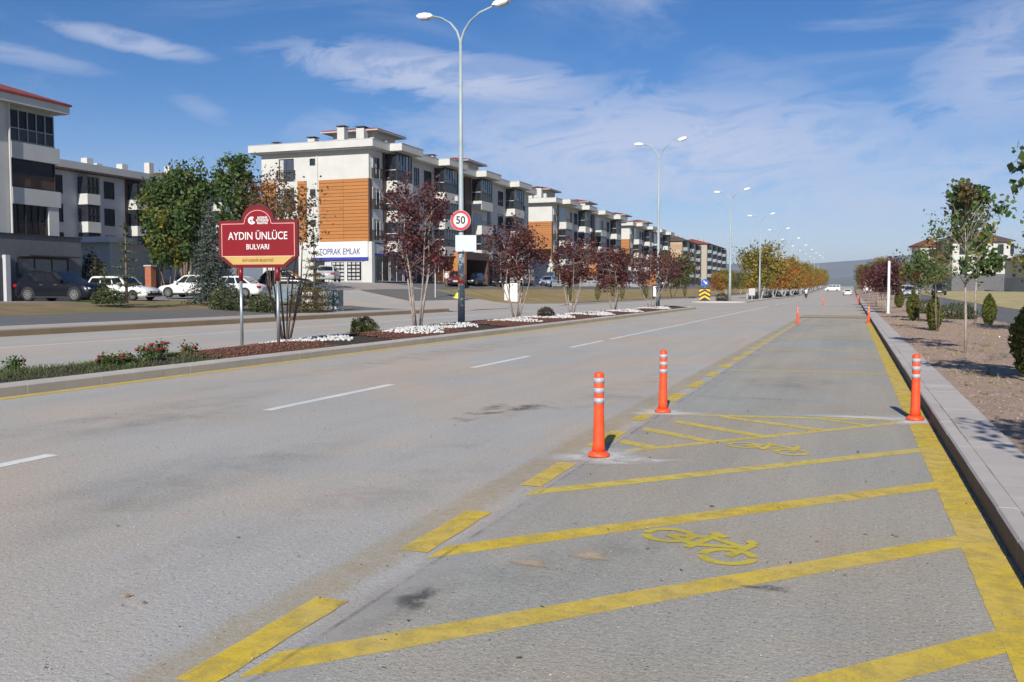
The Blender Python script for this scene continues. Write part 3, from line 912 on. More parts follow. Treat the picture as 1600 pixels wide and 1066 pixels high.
def tufts(name, label, n, x0, x1, y0, y1, m, h0, h1):
    cx, cy = rs.uniform(x0, x1, n), y0 + (y1 - y0) * rs.uniform(0, 1, n) ** 1.3
    k = 16
    X = np.repeat(cx, k) + rs.normal(0, .035, n * k); Y = np.repeat(cy, k) + rs.normal(0, .035, n * k)
    B = np.stack([X, Y, np.array([zr(a, b) for a, b in zip(X, Y)])], 1)
    a = rs.uniform(0, 6.28, n * k); d = np.stack([np.cos(a), np.sin(a), np.zeros(n * k)], 1) * .004
    T = B + np.stack([rs.normal(0, .04, n * k), rs.normal(0, .04, n * k), rs.uniform(h0, h1, n * k)], 1)
    tag(quads(name, np.stack([B - d, B + d, T + d * .3, T - d * .3], 1), m), label, 'weeds', kind='stuff')
tufts('dry_weeds', 'small tufts of dry straw coloured weeds over the dirt verge', 170, 1.5, 5.8, 4, 50, island_mat('straw_blades', (0.42, 0.33, 0.17), (0.24, 0.2, 0.1)), .03, .11)
tufts('green_weeds', 'a few low green weeds by the right paving slabs', 40, 1.4, 3.2, 5, 26, GRASSG, .02, .07)

# ------------------------------------------------------------------ flexible bollards
def make_bollard(loc, label):
    t = thing('bollard', label, 'bollard', loc, random.uniform(0, 3), 'orange flexible bollards around the parking lane')
    MB().lathe([(0.098, 0), (0.100, 0.010), (0.092, 0.026), (0.066, 0.044)], 28, BOLL).build('base', t, True)
    m = MB().lathe([(0.060, 0.03), (0.053, 0.12), (0.0455, 0.38), (0.0448, 0.47), (0.0448, 0.72), (0.042, 0.738), (0.03, 0.75), (0.002, 0.756)], 28, BOLL).build('post', t, True)
    for z in (0.475, 0.565, 0.655):
        MB().lathe([(0.0445, z), (0.0472, z), (0.0472, z + 0.046), (0.0445, z + 0.046)], 28, REFL).build('reflective_band', t, True)
    for k in range(4):
        a = k * math.pi / 2 + .4
        MB().lathe([(0.011, 0.0), (0.011, 0.03), (0.006, 0.034)], 8, METAL, (0.081 * math.cos(a), 0.081 * math.sin(a), 0.0)).build('bolt', t)
    return t


b0 = make_bollard((-2.1, 8.04, 0.012), 'nearest orange bollard with three reflective bands, left side of the bay')
for x, y, l in [(-2.13, 11.22, 'second orange bollard on the left edge of the bay, behind the nearest one'),
                (0.71, 11.54, 'orange bollard standing on the thick yellow line by the right kerb'),
                (-2.19, 42.3, 'distant orange bollard at the far left corner of the parking lane'),
                (0.73, 44.2, 'distant orange bollard by the right kerb at the far end of the lane'),
                (-2.5, 92, 'small red bollard on the left past the junction'),
                (0.72, 96, 'small red bollard at the right kerb past the junction'),
                (0.75, 108, 'farther red bollard at the right kerb past the junction'),
                (0.7, 122, 'farthest red bollard at the right kerb by the crossing')]:
    dup(b0, (x, y, 0.012), random.uniform(0, 3), l)

# ------------------------------------------------------------------ name board
def arc(cx, cz, r, a0, a1, n): return [(cx + r * math.cos(R(a0 + (a1 - a0) * i / n)), cz + r * math.sin(R(a0 + (a1 - a0) * i / n))) for i in range(n + 1)]


def board_outline(w, sh, bot, cham, ar, ah, off=0.0):
    """outline in x,z: shoulders at sh, arch of half width ar, chamfered foot"""
    w -= off; sh -= off; bot += off; ar2 = ar - off
    R_ = ar2
    p = [(-w, bot + cham[1]), (-w + 0.0, sh)]
    p += [(-ar2 - 0.02, sh)] + [(x, sh + (z) * (ah / ar)) for x, z in arc(0, 0, R_, 178, 2, 20)] + [(ar2 + 0.02, sh)]
    p += [(w, sh), (w, bot + cham[1]), (w - cham[0], bot), (-w + cham[0], bot)]
    return p


sg = thing('street_name_board', 'dark red boulevard name board with arched top on two posts', 'street sign', (-13.2, 18.75, 0.15), R(6))
W = 1.03
BZ0, BSH = 1.86, 2.98
full = board_outline(W, BSH, BZ0, (0.34, 0.27), 0.42, 0.37)
MB().prism(full, 'y', -0.035, 0.035, SIGNRD).build('panel', sg)
inner = board_outline(W, BSH, BZ0, (0.34, 0.27), 0.42, 0.37, 0.045)
MB().prism(inner, 'y', -0.041, -0.034, SIGNR).build('red_face', sg)


def outline_line(poly, w, mat, y0, y1):
    mb = MB(); n = len(poly)
    c = (0, 2.4)
    inn = [(p[0] + (c[0] - p[0]) * 0 , p[1]) for p in poly]
    for i in range(n):
        a, b = Vector(poly[i]), Vector(poly[(i + 1) % n])
        d = b - a
        if d.length < 1e-4: continue
        nn = Vector((-d.y, d.x)).normalized() * w / 2
        e = d.normalized() * w * 0.3
        mb.prism([tuple(a + nn - e), tuple(a - nn - e), tuple(b - nn + e), tuple(b + nn + e)], 'y', y0, y1, mat)
    return mb


BT = BZ0 + 0.27
li = [(-W + .085, BT), (-W + .085, BSH - .085)] + [(-.36, BSH - .085)] + [(x, BSH - .07 + z * .86) for x, z in arc(0, 0, .345, 174, 6, 18)] + [(.36, BSH - .085)] + [(W - .085, BSH - .085), (W - .085, BT)]
outline_line(li, 0.012, GOLDL, -0.0445, -0.0405).build('border_line', sg)
MB().prism([(-W + .13, BT - .005), (W - .13, BT - .005), (W - .37, BZ0 + .075), (-W + .37, BZ0 + .075)], 'y', -0.0455, -0.0405, GOLD).build('gold_band', sg)
put_text('lettering', 'AYDIN ÜNLÜCE', 0.255, WSIGN, sg, (0, -0.045, 2.60), sx=0.84, bold=0.002)
put_text('lettering', 'BULVARI', 0.175, WSIGN, sg, (0, -0.045, 2.345), sx=0.90, bold=0.002)
put_text('lettering', 'BÜYÜKŞEHİR BELEDİYESİ', 0.083, SIGNRD, sg, (0, -0.0462, BZ0 + .168), sx=0.84)
for i, s_ in enumerate(('ESKİŞEHİR', 'BÜYÜKŞEHİR', 'BELEDİYESİ')):
    o = put_text('lettering', s_, 0.066, WSIGN, sg, (0.13, -0.045, 3.03 - i * 0.062), sx=0.8, bold=0.002)
# emblem: open ring with a hooked stroke
em = MB()
def ringseg(cx, cz, r0, r1, a0, a1, y0, y1, mat, n=20, e=1.0):
    for k in range(n):
        a, b = R(a0 + (a1 - a0) * k / n), R(a0 + (a1 - a0) * (k + 1) / n)
        em.prism([(cx + r0 * math.cos(a) * e, cz + r0 * math.sin(a)), (cx + r1 * math.cos(a) * e, cz + r1 * math.sin(a)),
                  (cx + r1 * math.cos(b) * e, cz + r1 * math.sin(b)), (cx + r0 * math.cos(b) * e, cz + r0 * math.sin(b))], 'y', y0, y1, mat)
ringseg(-0.145, 2.97, 0.048, 0.092, 60, 330, -0.047, -0.0405, WSIGN, e=1.1)
em.prism([(-.185, 3.005), (-.10, 3.015), (-.075, 3.04), (-.15, 2.975), (-.09, 2.955), (-.08, 2.935), (-.185, 2.94), (-.125, 2.99), (-.185, 2.985)], 'y', -0.0475, -0.041, WSIGN)
em.build('emblem', sg)
for s_ in (-0.48, 0.48):
    p = MB().tube([(s_, 0, 0), (s_, 0, 1.55)], 0.038, 14, METAL).build('post', sg, True)
    MB().tube([(s_, 0, 1.55), (s_, 0, 1.9)], 0.052, 14, SIGNR).build('collar', p, True)

# ------------------------------------------------------------------ street lamps
def make_lamp(loc, label):
    t = thing('street_lamp', label, 'street lamp', loc, 0, 'twin headed street lamps along the median')
    MB().tube([(0, 0, 0), (0, 0, 3.2), (0, 0, 3.25), (0, 0, 7), (0, 0, 11.0)], [0.145, 0.13, 0.105, 0.085, 0.058], 16, METALP).build('pole', t, True)
    b = MB().box(-.26, .26, -.26, .26, 0, .03, METAL)
    b.build('base_plate', t)
    for sgn, lift, ln in ((-1, 0.0, 1.75), (1, 0.18, 1.95)):
        pts = [(0, 0, 10.75), (sgn * 0.03, 0, 11.1), (sgn * 0.16, 0, 11.45), (sgn * 0.42, 0, 11.78), (sgn * 0.8, 0, 12.0 + lift * .4), (sgn * (ln - .55), 0, 12.12 + lift * .8)]
        a = MB().tube(pts, [0.05, 0.048, 0.044, 0.04, 0.036, 0.034], 10, METALP).build('arm', t, True)
        h = MB()
        x0, x1, z = sgn * (ln - 0.6), sgn * (ln + 0.12), 12.14 + lift
        prof = [(x0, z - .05), (x0 + sgn * .08, z + .06), (x0 + sgn * .35, z + .12 + lift * .3), (x1 - sgn * .12, z + .10 + lift * .5), (x1, z + .02 + lift * .6), (x1 - sgn * .1, z - .06 + lift * .4), (x0 + sgn * .2, z - .09)]
        h.prism(prof, 'y', -0.13, 0.13, LAMPW)
        ho = h.build('lamp_head', a)
        MB().prism([(x0 + sgn * .2, z - .093), (x1 - sgn * .1, z - .063 + lift * .4), (x1 - sgn * .12, z - .11 + lift * .4), (x0 + sgn * .24, z - .13)], 'y', -.11, .11, LENS).build('lens', ho)
    return t


lamp0 = make_lamp((-14.55, 34.1, 0.14), 'nearest tall twin armed street lamp carrying the speed limit sign')
lampdefs = [(-13.55, 69.0, 'second street lamp, at the end of the near median')]
lx = [(-12.7, 105.6), (-12.7, 141), (-12.7, 176), (-12.7, 211), (-12.7, 247), (-12.7, 282), (-12.7, 318), (-12.7, 354), (-12.7, 390)]
names = ['first street lamp beyond the junction, beside the chevron sign', 'second street lamp beyond the junction, above the olive tree',
         'third street lamp beyond the junction, among yellow trees', 'fourth street lamp beyond the junction, above the orange trees',
         'fifth street lamp beyond the junction', 'sixth street lamp beyond the junction, rising over the autumn trees', 'seventh street lamp beyond the junction, small against the hills',
         'eighth street lamp beyond the junction, small against the sky', 'farthest street lamp in the row, just above the treetops']
for (x, y), l in zip(lx, names): lampdefs.append((x, y, l))
for x, y, l in lampdefs: dup(lamp0, (x, y, 0.12 + ramp_y(y)), 0, l)

# speed limit sign on the first lamp
sp = thing('speed_limit_sign', 'round red rimmed 50 speed limit sign fixed to the nearest lamp pole', 'road sign', (-14.5, 33.93, 4.2), R(20))
MB().prism(arc(0, 0, 0.40, 0, 345, 23), 'y', -0.012, 0.012, METAL).build('backing', sp)
def ringm(r0, r1, y0, y1, mat, n=36):
    mb = MB()
    for k in range(n):
        a, b = 2 * math.pi * k / n, 2 * math.pi * (k + 1) / n
        mb.prism([(r0 * math.cos(a), r0 * math.sin(a)), (r1 * math.cos(a), r1 * math.sin(a)), (r1 * math.cos(b), r1 * math.sin(b)), (r0 * math.cos(b), r0 * math.sin(b))], 'y', y0, y1, mat)
    return mb
ringm(0.285, 0.385, -0.018, -0.0125, REDP).build('red_rim', sp)
MB().prism(arc(0, 0, 0.284, 0, 350, 35), 'y', -0.017, -0.0125, WSIGN).build('white_face', sp)
put_text('number', '50', 0.42, BLKP, sp, (0, -0.02, 0.0), sx=0.9, extrude=0.002, bold=0.011)
wp = thing('blank_sign_panel', 'blank pale panel fixed under the speed limit sign', 'sign panel', (-14.27, 33.93, 3.32), R(20))
MB().box(-.42, .40, -.012, .012, -.34, .30, simple('pale_blue_panel', (0.55, 0.62, 0.65), 0.5, var=0.03)).build('panel', wp)
for z in (-.25, .2): MB().box(-.3, -.12, .013, .1, z, z + .03, METAL).build('bracket', wp)
tg = thing('pole_band', 'orange band strapped round the nearest lamp pole', 'band', (-14.55, 34.1, 1.72))
MB().lathe([(.147, 0), (.150, 0), (.150, .13), (.147, .13)], 20, BOLL).build('strap', tg, True)
MB().box(-.1, .02, -.18, -.151, .1, .36, BOLL).build('tab', tg)

# ------------------------------------------------------------------ vegetation
def leaf_quads(C, size, rs, flat=0.0, aspect=0.75):
    n = len(C)
    d1 = rs.normal(size=(n, 3)); d1[:, 2] *= (1 - flat)
    d1 /= np.linalg.norm(d1, axis=1)[:, None]
    d2 = np.cross(d1, rs.normal(size=(n, 3))); d2 /= np.linalg.norm(d2, axis=1)[:, None]
    s = (size * rs.uniform(0.45, 1.6, n))[:, None]
    a, b = d1 * s, d2 * s * aspect
    # pointed, slightly folded leaf
    return np.stack([C - a, C - b * 0.9 + a * .1, C + a, C + b * 0.9 + a * .1], axis=1)


def make_tree(name, label, cat, loc, h, w, cb, nst=4, leafm=None, bark=None, nl=5000, ls=0.05, seed=1, group=None,
              tr=0.05, srad=.3, split=0.15, shape='vase', clumps=46, spread=0.24, barkw=None, upright=0.5, nb=5, mix2=None):
    """tree with tapered limbs and a crown of loose leaves in clumps. cb: height where the crown begins"""
    rs = np.random.RandomState(seed); rd = random.Random(seed)
    t = thing(name, label, cat, loc, 0, group)
    tb = MB(); tips = []
    bark = bark or BARK
    z_split = h * split if nst > 1 else cb * 0.92
    stems = []
    if nst > 1:
        for i in range(nst):
            a = 2 * math.pi * (i + rd.uniform(-.3, .3)) / nst
            r1 = w * 0.5 * (1 - upright) * rd.uniform(.6, 1.1)
            top = Vector((math.cos(a) * r1, math.sin(a) * r1, h * rd.uniform(.78, .93)))
            p0 = Vector((math.cos(a) * tr * .9, math.sin(a) * tr * .9, -0.05))
            mid = Vector((math.cos(a) * (r1 * .62 + .05), math.sin(a) * (r1 * .62 + .05), h * .38))
            stems.append(([p0, p0.lerp(mid, .5) + Vector((rd.uniform(-.03, .03), rd.uniform(-.03, .03), 0)), mid, mid.lerp(top, .5) + Vector((rd.uniform(-.08, .08) * w, rd.uniform(-.08, .08) * w, 0)), top], tr * srad * rd.uniform(.7, 1.2)))
    else:
        top = Vector((rd.uniform(-.06, .06) * w, rd.uniform(-.06, .06) * w, h * .93))
        j = lambda s: Vector((rd.uniform(-s, s), rd.uniform(-s, s), 0))
        stems.append(([Vector((0, 0, -0.05)), Vector((0, 0, cb * .5)) + j(.02 * w), Vector((0, 0, cb)) + j(.03 * w), Vector((0, 0, (cb + h) / 2)) + j(.05 * w), top], tr))
    for pts, r in stems:
        tb.tube(pts, [r, r * .85, r * .65, r * .4, r * .15], 7, bark)
        for k in range(nb):
            q = cb / h + (0.93 - cb / h) * (k + rd.random() * .8) / nb
            z = q * h
            for p, q2 in zip(pts[:-1], pts[1:]):
                if p.z <= z <= q2.z:
                    base = p.lerp(q2, (z - p.z) / (q2.z - p.z)); break
            else: continue
            u = (z - cb) / (h - cb)
            prof = {'vase': 0.55 + 0.45 * math.sin(u * math.pi * .9 + .3), 'round': math.sin(max(.12, min(.95, u * .85 + .15)) * math.pi) ** .6,
                    'cone': 1 - u * .92, 'col': 0.9 - 0.45 * u}[shape]
            for _ in range(2 if nst > 1 else 4):
                a = rd.uniform(0, 6.28)
                ln = w * .5 * prof * rd.uniform(.45, 1.0)
                rise = (h - cb) * (0.10 + .16 * upright) * rd.uniform(.5, 1.3)
                if shape == 'cone': rise *= -0.2
                e = Vector((0, 0, base.z)) * 1 + Vector((math.cos(a) * ln, math.sin(a) * ln, rise))
                e.x += base.x * .3; e.y += base.y * .3
                e.z = min(e.z, h)
                m_ = base.lerp(e, .5) + Vector((0, 0, rise * .12))
                tb.tube([base, m_, e], [r * .32, r * .2, r * .06], 5, bark)
                tips.append((m_, .6)); tips.append((e, 1.0)); tips.append((m_.lerp(e, .5), .8))
        tips.append((pts[-1], 1.0)); tips.append((pts[-1] + Vector((0, 0, h * .05)), .5))
    if barkw:
        for pts, r in stems:
            tb.tube([pts[0].lerp(pts[1], .02), pts[1].lerp(pts[2], .25)], [r * 1.06, r * .95], 7, barkw, cap=False)
    tb.build('trunk', t, True)
    rd.shuffle(tips)
    tips = tips[:clumps]
    wt = np.array([q for _, q in tips]) * rs.uniform(.3, 1.6, len(tips)); wt /= wt.sum()
    P = np.array([tuple(p) for p, _ in tips])
    idx = rs.choice(len(tips), nl, p=wt)
    sd = spread * w * .5 * rs.uniform(.5, 1.2, len(tips))
    C = P[idx] + np.clip(rs.normal(size=(nl, 3)), -1.7, 1.7) * sd[idx][:, None] * np.array([1, 1, 1.15])
    C[:, 2] = np.maximum(C[:, 2], cb * .8)
    Q = leaf_quads(C, ls, rs)
    if mix2:
        m2 = (rs.uniform(size=len(tips)) < mix2[1])[idx]
        quads('crown', Q, None, t, [leafm, mix2[0]], m2.astype(int))
    else:
        quads('crown', Q, leafm, t)
    return t


def make_conifer(name, label, cat, loc, h, w, leafm, nl=7000, ls=0.06, seed=1, group=None, droop=0.25, layers=16, z0=0.1, per=9):
    rs = np.random.RandomState(seed)
    t = thing(name, label, cat, loc, 0, group)
    tb = MB().tube([(0, 0, -.05), (0, 0, h * .5), (0, 0, h * .98)], [w * .045, w * .03, .01], 8, BARK)
    C = []
    for k in range(layers):
        u = (k + .5) / layers
        z = z0 * h + (1 - z0) * h * u
        L = w * .5 * (1 - u) ** .8 + .06
        n = max(4, int(per * (1 - u * .5)))
        for i in range(n):
            a = 2 * math.pi * (i + rs.uniform(-.3, .3)) / n + k
            l2 = L * rs.uniform(.7, 1.12)
            tb.tube([(0, 0, z), (math.cos(a) * l2 * .95, math.sin(a) * l2 * .95, z - l2 * droop)], [.018 * w, .004], 4, BARK)
            m = max(6, int(nl / (layers * per) * (l2 / (w * .3))))
            s = rs.uniform(.12, 1, m)
            c = np.stack([math.cos(a) * l2 * s, math.sin(a) * l2 * s, z - l2 * droop * s + rs.normal(0, .02 * w, m)], 1)
            c += rs.normal(size=(m, 3)) * np.array([.05, .05, .02]) * w
            C.append(c)
    C.append(np.stack([rs.normal(0, .02 * w, 60), rs.normal(0, .02 * w, 60), h * rs.uniform(.9, 1.0, 60)], 1))
    C = np.concatenate(C)
    tb.build('trunk', t, True)
    quads('foliage', leaf_quads(C, ls, rs, aspect=.35), leafm, t)
    return t


def make_bush(name, label, loc, w, h, leafm, nl=3000, ls=0.03, seed=1, group=None, cat='bush', col_=False):
    rs = np.random.RandomState(seed)
    t = thing(name, label, cat, loc, 0, group)
    d = rs.normal(size=(nl, 3)); d /= np.linalg.norm(d, axis=1)[:, None]
    r = rs.uniform(.55, 1.0, nl) ** .6
    ang = np.arctan2(d[:, 1], d[:, 0])
    lump = 1 + .1 * np.sin(ang * 3 + seed) * np.cos(d[:, 2] * 4 + seed) + .06 * np.sin(ang * 7 + seed * 2)
    C = d * (r * lump)[:, None]
    if col_:
        z = (C[:, 2] + 1) / 2
        k = np.clip(1.1 - z ** 3.5 * .75, .12, 1) * np.clip(.7 + z * 3, 0, 1)
        C = np.stack([C[:, 0] * k * w / 2, C[:, 1] * k * w / 2, z * h], 1)
    else:
        C = np.stack([C[:, 0] * w / 2, C[:, 1] * w / 2, np.abs(C[:, 2] * .72 + .3) * h / 1.02], 1)
    tb = MB()
    for k in range(5):
        a = k * 1.3 + seed
        tb.tube([(0, 0, -.03), (math.cos(a) * w * .12, math.sin(a) * w * .12, h * .4), (math.cos(a) * w * .25 * (0.3 if col_ else 1), math.sin(a) * w * .25 * (0.3 if col_ else 1), h * .8)], [.02, .012, .004], 5, BARK)
    tb.build('stem', t, True)
    quads('foliage', leaf_quads(C, ls, rs, aspect=.5), leafm, t)
    return t


GP = 'purple plum trees in the median'
# A: thin bare tree right behind the name board
make_tree('plum_tree', 'thin half bare tree with many dark stems behind the name board', 'tree', (-13.9, 20.9, .15), 4.15, 2.4, 2.55, 7, L_OLIVE, BARK, 1300, .042, 11, tr=.10, upright=.35, clumps=40, spread=.2, mix2=(L_RUST, .4))
make_tree('plum_tree', 'largest purple leaved tree with pale stems, left of the nearest lamp pole', 'tree', (-14.2, 29.4, .15), 5.1, 2.75, 1.6, 7, L_PLUM, BARKP, 5000, .052, 12, GP, tr=.12, upright=.5, clumps=80, spread=.17, nb=6, barkw=None)
make_tree('plum_tree', 'purple and rust leaved tree right of the nearest lamp pole', 'tree', (-14.55, 40.6, .15), 4.5, 3.3, 1.75, 6, L_PLUM, BARKP, 4700, .055, 13, GP, tr=.12, upright=.35, clumps=75, spread=.16, nb=5, mix2=(L_RUST, .22))
make_tree('plum_tree', 'purple tree behind the dark round bush in the median', 'tree', (-14.0, 47.8, .15), 4.1, 2.8, 1.5, 5, L_PLUM, BARKP, 3200, .06, 14, GP, tr=.10, upright=.4, clumps=60, spread=.17, mix2=(L_RUST, .35))
make_tree('plum_tree', 'smaller purple tree fourth along the median', 'tree', (-13.6, 55.5, .15), 3.7, 2.9, 1.4, 5, L_PLUM, BARKP, 3600, .065, 15, GP, tr=.09, upright=.4, clumps=50, spread=.17, mix2=(L_RUST, .2))
make_tree('plum_tree', 'dense purple tree beside the second street lamp', 'tree', (-13.2, 64.8, .15), 4.0, 4.3, 1.6, 5, L_PLUM, BARKP, 3200, .065, 16, GP, tr=.10, upright=.25, clumps=60, spread=.17, mix2=(L_RUST, .18))

make_bush('round_bush', 'round green dwarf bush among white stones in the median', (-14.1, 25.4, .16), .88, .50, L_THUJA, 3800, .026, 3)
make_bush('round_bush', 'dark brown round bush in the median before the third purple tree', (-13.5, 41.8, .16), .85, .52, L_DARK, 2600, .03, 4)

# stones and mulch of the flower bed
def bed_pts(n, y0, y1, u0, u1, f=None, seed=0, dz=0.015):
    r = np.random.RandomState(seed); out = []
    while len(out) < n:
        Y = r.uniform(y0, y1); u = r.uniform(u0, u1)
        a, b = med_far(Y) + .3, -11.5
        X = a + (b - a) * u
        if f and not f(X, Y): continue
        out.append((X, Y, zmed(X, Y) + dz))
    return out


def ring_f(cx, cy, rx0, ry0, rx1, ry1):
    def f(X, Y):
        a = ((X - cx) / rx1) ** 2 + ((Y - cy) / ry1) ** 2
        b = ((X - cx) / rx0) ** 2 + ((Y - cy) / ry0) ** 2 if rx0 else 2
        w_ = .12 * math.sin(math.atan2(Y - cy, X - cx) * 5)
        return a < 1 + w_ and b > 1 + w_
    return f


stone_specs = [(-13.3, 20.6, .75, 1.0, 1.45, 2.0, 'white stone ring round the foot of the tree behind the name board'),
               (-12.6, 25.9, 0, 0, .95, 2.1, 'patch of white stones in front of the green round bush'),
               (-13.5, 29.6, .75, 1.2, 1.5, 2.6, 'white stone ring round the largest purple tree'),
               (-13.0, 36.0, 0, 0, 1.3, 1.6, 'patch of white stones just past the nearest lamp pole'),
               (-13.4, 41.2, .6, 1.4, 1.55, 3.0, 'white stone ring round the purple and rust tree'),
               (-13.0, 47.5, .6, 1.2, 1.5, 3.0, 'white stone ring round the third purple tree'),
               (-12.9, 54.5, .5, 1.2, 1.4, 2.8, 'white stone ring round the fourth purple tree'),
               (-12.8, 63.5, .5, 1.2, 1.3, 3.6, 'white stone patch near the second street lamp')]
for i, (cx, cy, a0, b0_, a1, b1_, l) in enumerate(stone_specs):
    a1 *= .86; b1_ *= .8; b0_ *= .8
    n = int(150 * a1 * b1_)
    p = bed_pts(n, cy - b1_ * 1.1, cy + b1_ * 1.1, 0, 1, ring_f(cx, cy, a0, b0_, a1, b1_), i, .03)
    tag(rocks('white_stones', p, np.random.RandomState(i).uniform(.035, .075, n), STONEW, .8), l, 'white stones', kind='stuff')
    if a0:
        n = int(150 * a0 * b0_)
        p = bed_pts(n, cy - b0_ * 1.1, cy + b0_ * 1.1, 0, 1, ring_f(cx, cy, 0, 0, a0, b0_), i + 50, .02)
        tag(rocks('dark_stones', p, np.random.RandomState(i).uniform(.03, .06, n), STONED, .8), 'dark stones filling the ' + l.replace('white stone ring', 'inside of the ring'), 'dark stones', kind='stuff')


def mulch_sheet(y0, y1, label):
    struct(sheet('mulch', rng(0.04, 0.96, 0.115), rng(y0, y1, .5), lambda x, y: zmed(x, y) + .018 * math.sin(y * 9 + x * 5) * math.sin(x * 11), MULCH, .02,
                 xf=lambda u, Y: med_far(Y) + 0.26 + (-11.44 - med_far(Y) - 0.26) * u), label)


mulch_sheet(15.2, 19.6, 'red bark mulch under the name board')
mulch_sheet(22.6, 28.2, 'red bark mulch around the green round bush')
mulch_sheet(31.6, 70.5, 'red bark mulch from the nearest lamp to the end of the median')
n = 5200
p = bed_pts(n, 14.8, 40, .02, .98, lambda X, Y: not (19.6 < Y < 22.4 or 28.4 < Y < 31.4), 77, .03)
tag(rocks('mulch_chips', p, np.random.RandomState(9).uniform(.015, .04, n), MULCHC, .5), 'loose red bark chips on the near part of the median', 'bark mulch', kind='stuff')

# green strip with roses at the near end
rs = np.random.RandomState(21)
n = 11000
Yg = rs.uniform(3, 15.4, n); ug = rs.uniform(.05, 1, n)
Xg = med_far(15) * 0 + np.array([med_far(y) + .3 + (-11.5 - med_far(y) - .3) * u for y, u in zip(Yg, ug)])
dens = np.sin(Yg * 1.9) * np.sin(Xg * 2.3 + Yg) + rs.normal(0, .5, n) > -.45
Xg, Yg = Xg[dens], Yg[dens]; n = len(Xg)
Zg = np.array([zmed(x, y) for x, y in zip(Xg, Yg)])
hh = rs.uniform(.02, .075, n); aa = rs.uniform(0, 6.28, n); ww = .006
lean = rs.normal(0, .03, (n, 2))
B = np.stack([Xg, Yg, Zg], 1)
dx = np.stack([np.cos(aa) * ww, np.sin(aa) * ww, np.zeros(n)], 1)
T_ = B + np.stack([lean[:, 0], lean[:, 1], hh], 1)
tag(quads('grass', np.stack([B - dx, B + dx, T_ + dx * .4, T_ - dx * .4], 1), GRASSG), 'short weedy green grass at the near end of the median', 'grass', kind='stuff')


def rose(loc, h, w, nfl, label, seed):
    r = random.Random(seed); rs_ = np.random.RandomState(seed)
    t = thing('rose_bush', label, 'rose bush', loc, 0, 'red roses in the median grass')
    tb = MB(); tips = []
    for k in range(7):
        a = r.uniform(0, 6.28); q = r.uniform(.2, .5) * w
        e = (math.cos(a) * q, math.sin(a) * q, h * r.uniform(.65, 1))
        tb.tube([(0, 0, -.03), (e[0] * .4, e[1] * .4, e[2] * .6), e], [.008, .006, .004], 5, MATS['bark'])
        tips.append(e)
    tb.build('stem', t, True)
    C = np.array(tips)[rs_.randint(0, 7, 320)] * rs_.uniform(.35, 1, (320, 1)) + rs_.normal(0, .05, (320, 3))
    quads('foliage', leaf_quads(C, .024, rs_), L_GREEN, t)
    for k in range(nfl):
        e = tips[k % 7]
        c = Vector(e) + Vector((r.uniform(-.07, .07), r.uniform(-.07, .07), r.uniform(-.05, .05)))
        m = MB().lathe([(.004, -.03), (.028, -.015), (.04, .005), (.036, .02), (.02, .016), (.005, .022)], 8, L_ROSE, tuple(c))
        m.build('blossom', t, True)
    return t


rose((-12.52, 11.2, .17), .22, .18, 2, 'single red rose at the left edge of the median grass', 1)
for i, (x, y, s, k, l) in enumerate([(-11.95, 12.6, .17, 4, 'low rose bush with orange red blossoms at the left of the rose row'), (-12.0, 13.0, .16, 4, 'low rose bush with light red blossoms left of the tall roses'),
                                   (-12.0, 13.6, .30, 9, 'tallest rose bush with a cluster of deep red blossoms'),
                                   (-12.3, 14.2, .30, 8, 'dark red rose bush right of the tallest one'), (-12.4, 15.2, .18, 5, 'low red rose bush nearest to the mulch')]):
    rose((x, y, .18), s, .34, k, l, 10 + i)

# right verge trees and shrubs
GRV = 'young trees on the right verge'
def rt(x, y): return (x, y, zr(x, y))
make_tree('young_tree', 'tallest young leafy tree on the right verge in front of the white house', 'tree', rt(2.35, 22.4), 3.45, 1.75, 1.45, 1, L_GREEN, BARKP, 1700, .052, 31, GRV, tr=.032, shape='col', clumps=26, spread=.14, upright=1.9, nb=8, mix2=(L_OLIVE, .2))
make_tree('young_tree', 'young tree with yellowing leaves behind the tallest one', 'tree', rt(4.35, 38.5), 4.7, 2.2, 2.0, 1, L_GREEN, BARKP, 1300, .07, 32, GRV, tr=.045, shape='col', clumps=26, spread=.2, upright=1.5, nb=8, mix2=(L_YEL, .35))
make_tree('young_tree', 'nearly bare sapling with thin upright twigs by the second conifer', 'tree', rt(2.65, 33.3), 3.8, 1.1, 1.3, 3, L_GREEN, BARK, 420, .05, 33, GRV, tr=.035, srad=.45, shape='vase', clumps=30, spread=.3, upright=.75, nb=6)
make_tree('young_tree', 'low spreading young tree with green yellow crown near the red sign', 'tree', rt(2.9, 46.5), 3.1, 2.0, 1.5, 1, L_GREEN, BARK, 1300, .06, 34, GRV, tr=.035, shape='round', clumps=30, spread=.22, upright=.6, nb=6, mix2=(L_LIME, .3))
make_tree('young_tree', 'young tree mostly outside the right edge, leaves reaching into view', 'tree', rt(2.85, 13.4), 3.7, 1.65, 1.9, 1, L_GREEN, BARKP, 1700, .06, 35, GRV, tr=.045, shape='round', clumps=26, spread=.2, upright=.6, nb=7)
make_tree('young_tree', 'young tree outside the frame whose shadow falls on the right kerb', 'tree', rt(2.45, 4.4), 3.7, 1.6, 1.9, 1, L_GREEN, BARKP, 1400, .06, 36, GRV, tr=.045, shape='round', clumps=26, spread=.2, upright=.6, nb=7)
make_tree('young_tree', 'thin tree with yellow green leaves at the right edge of the view', 'tree', rt(6.0, 33.5), 3.7, 2.6, 1.6, 1, L_LIME, BARK, 2000, .07, 37, GRV, tr=.05, shape='round', clumps=26, spread=.22, upright=.5, nb=7, mix2=(L_GREEN, .4))
make_tree('young_tree', 'small leafless sapling beside the white post', 'tree', rt(3.9, 60), 3.0, 1.6, 1.0, 3, L_OLIVE, BARK, 250, .06, 38, GRV, tr=.05, clumps=20, upright=.6)
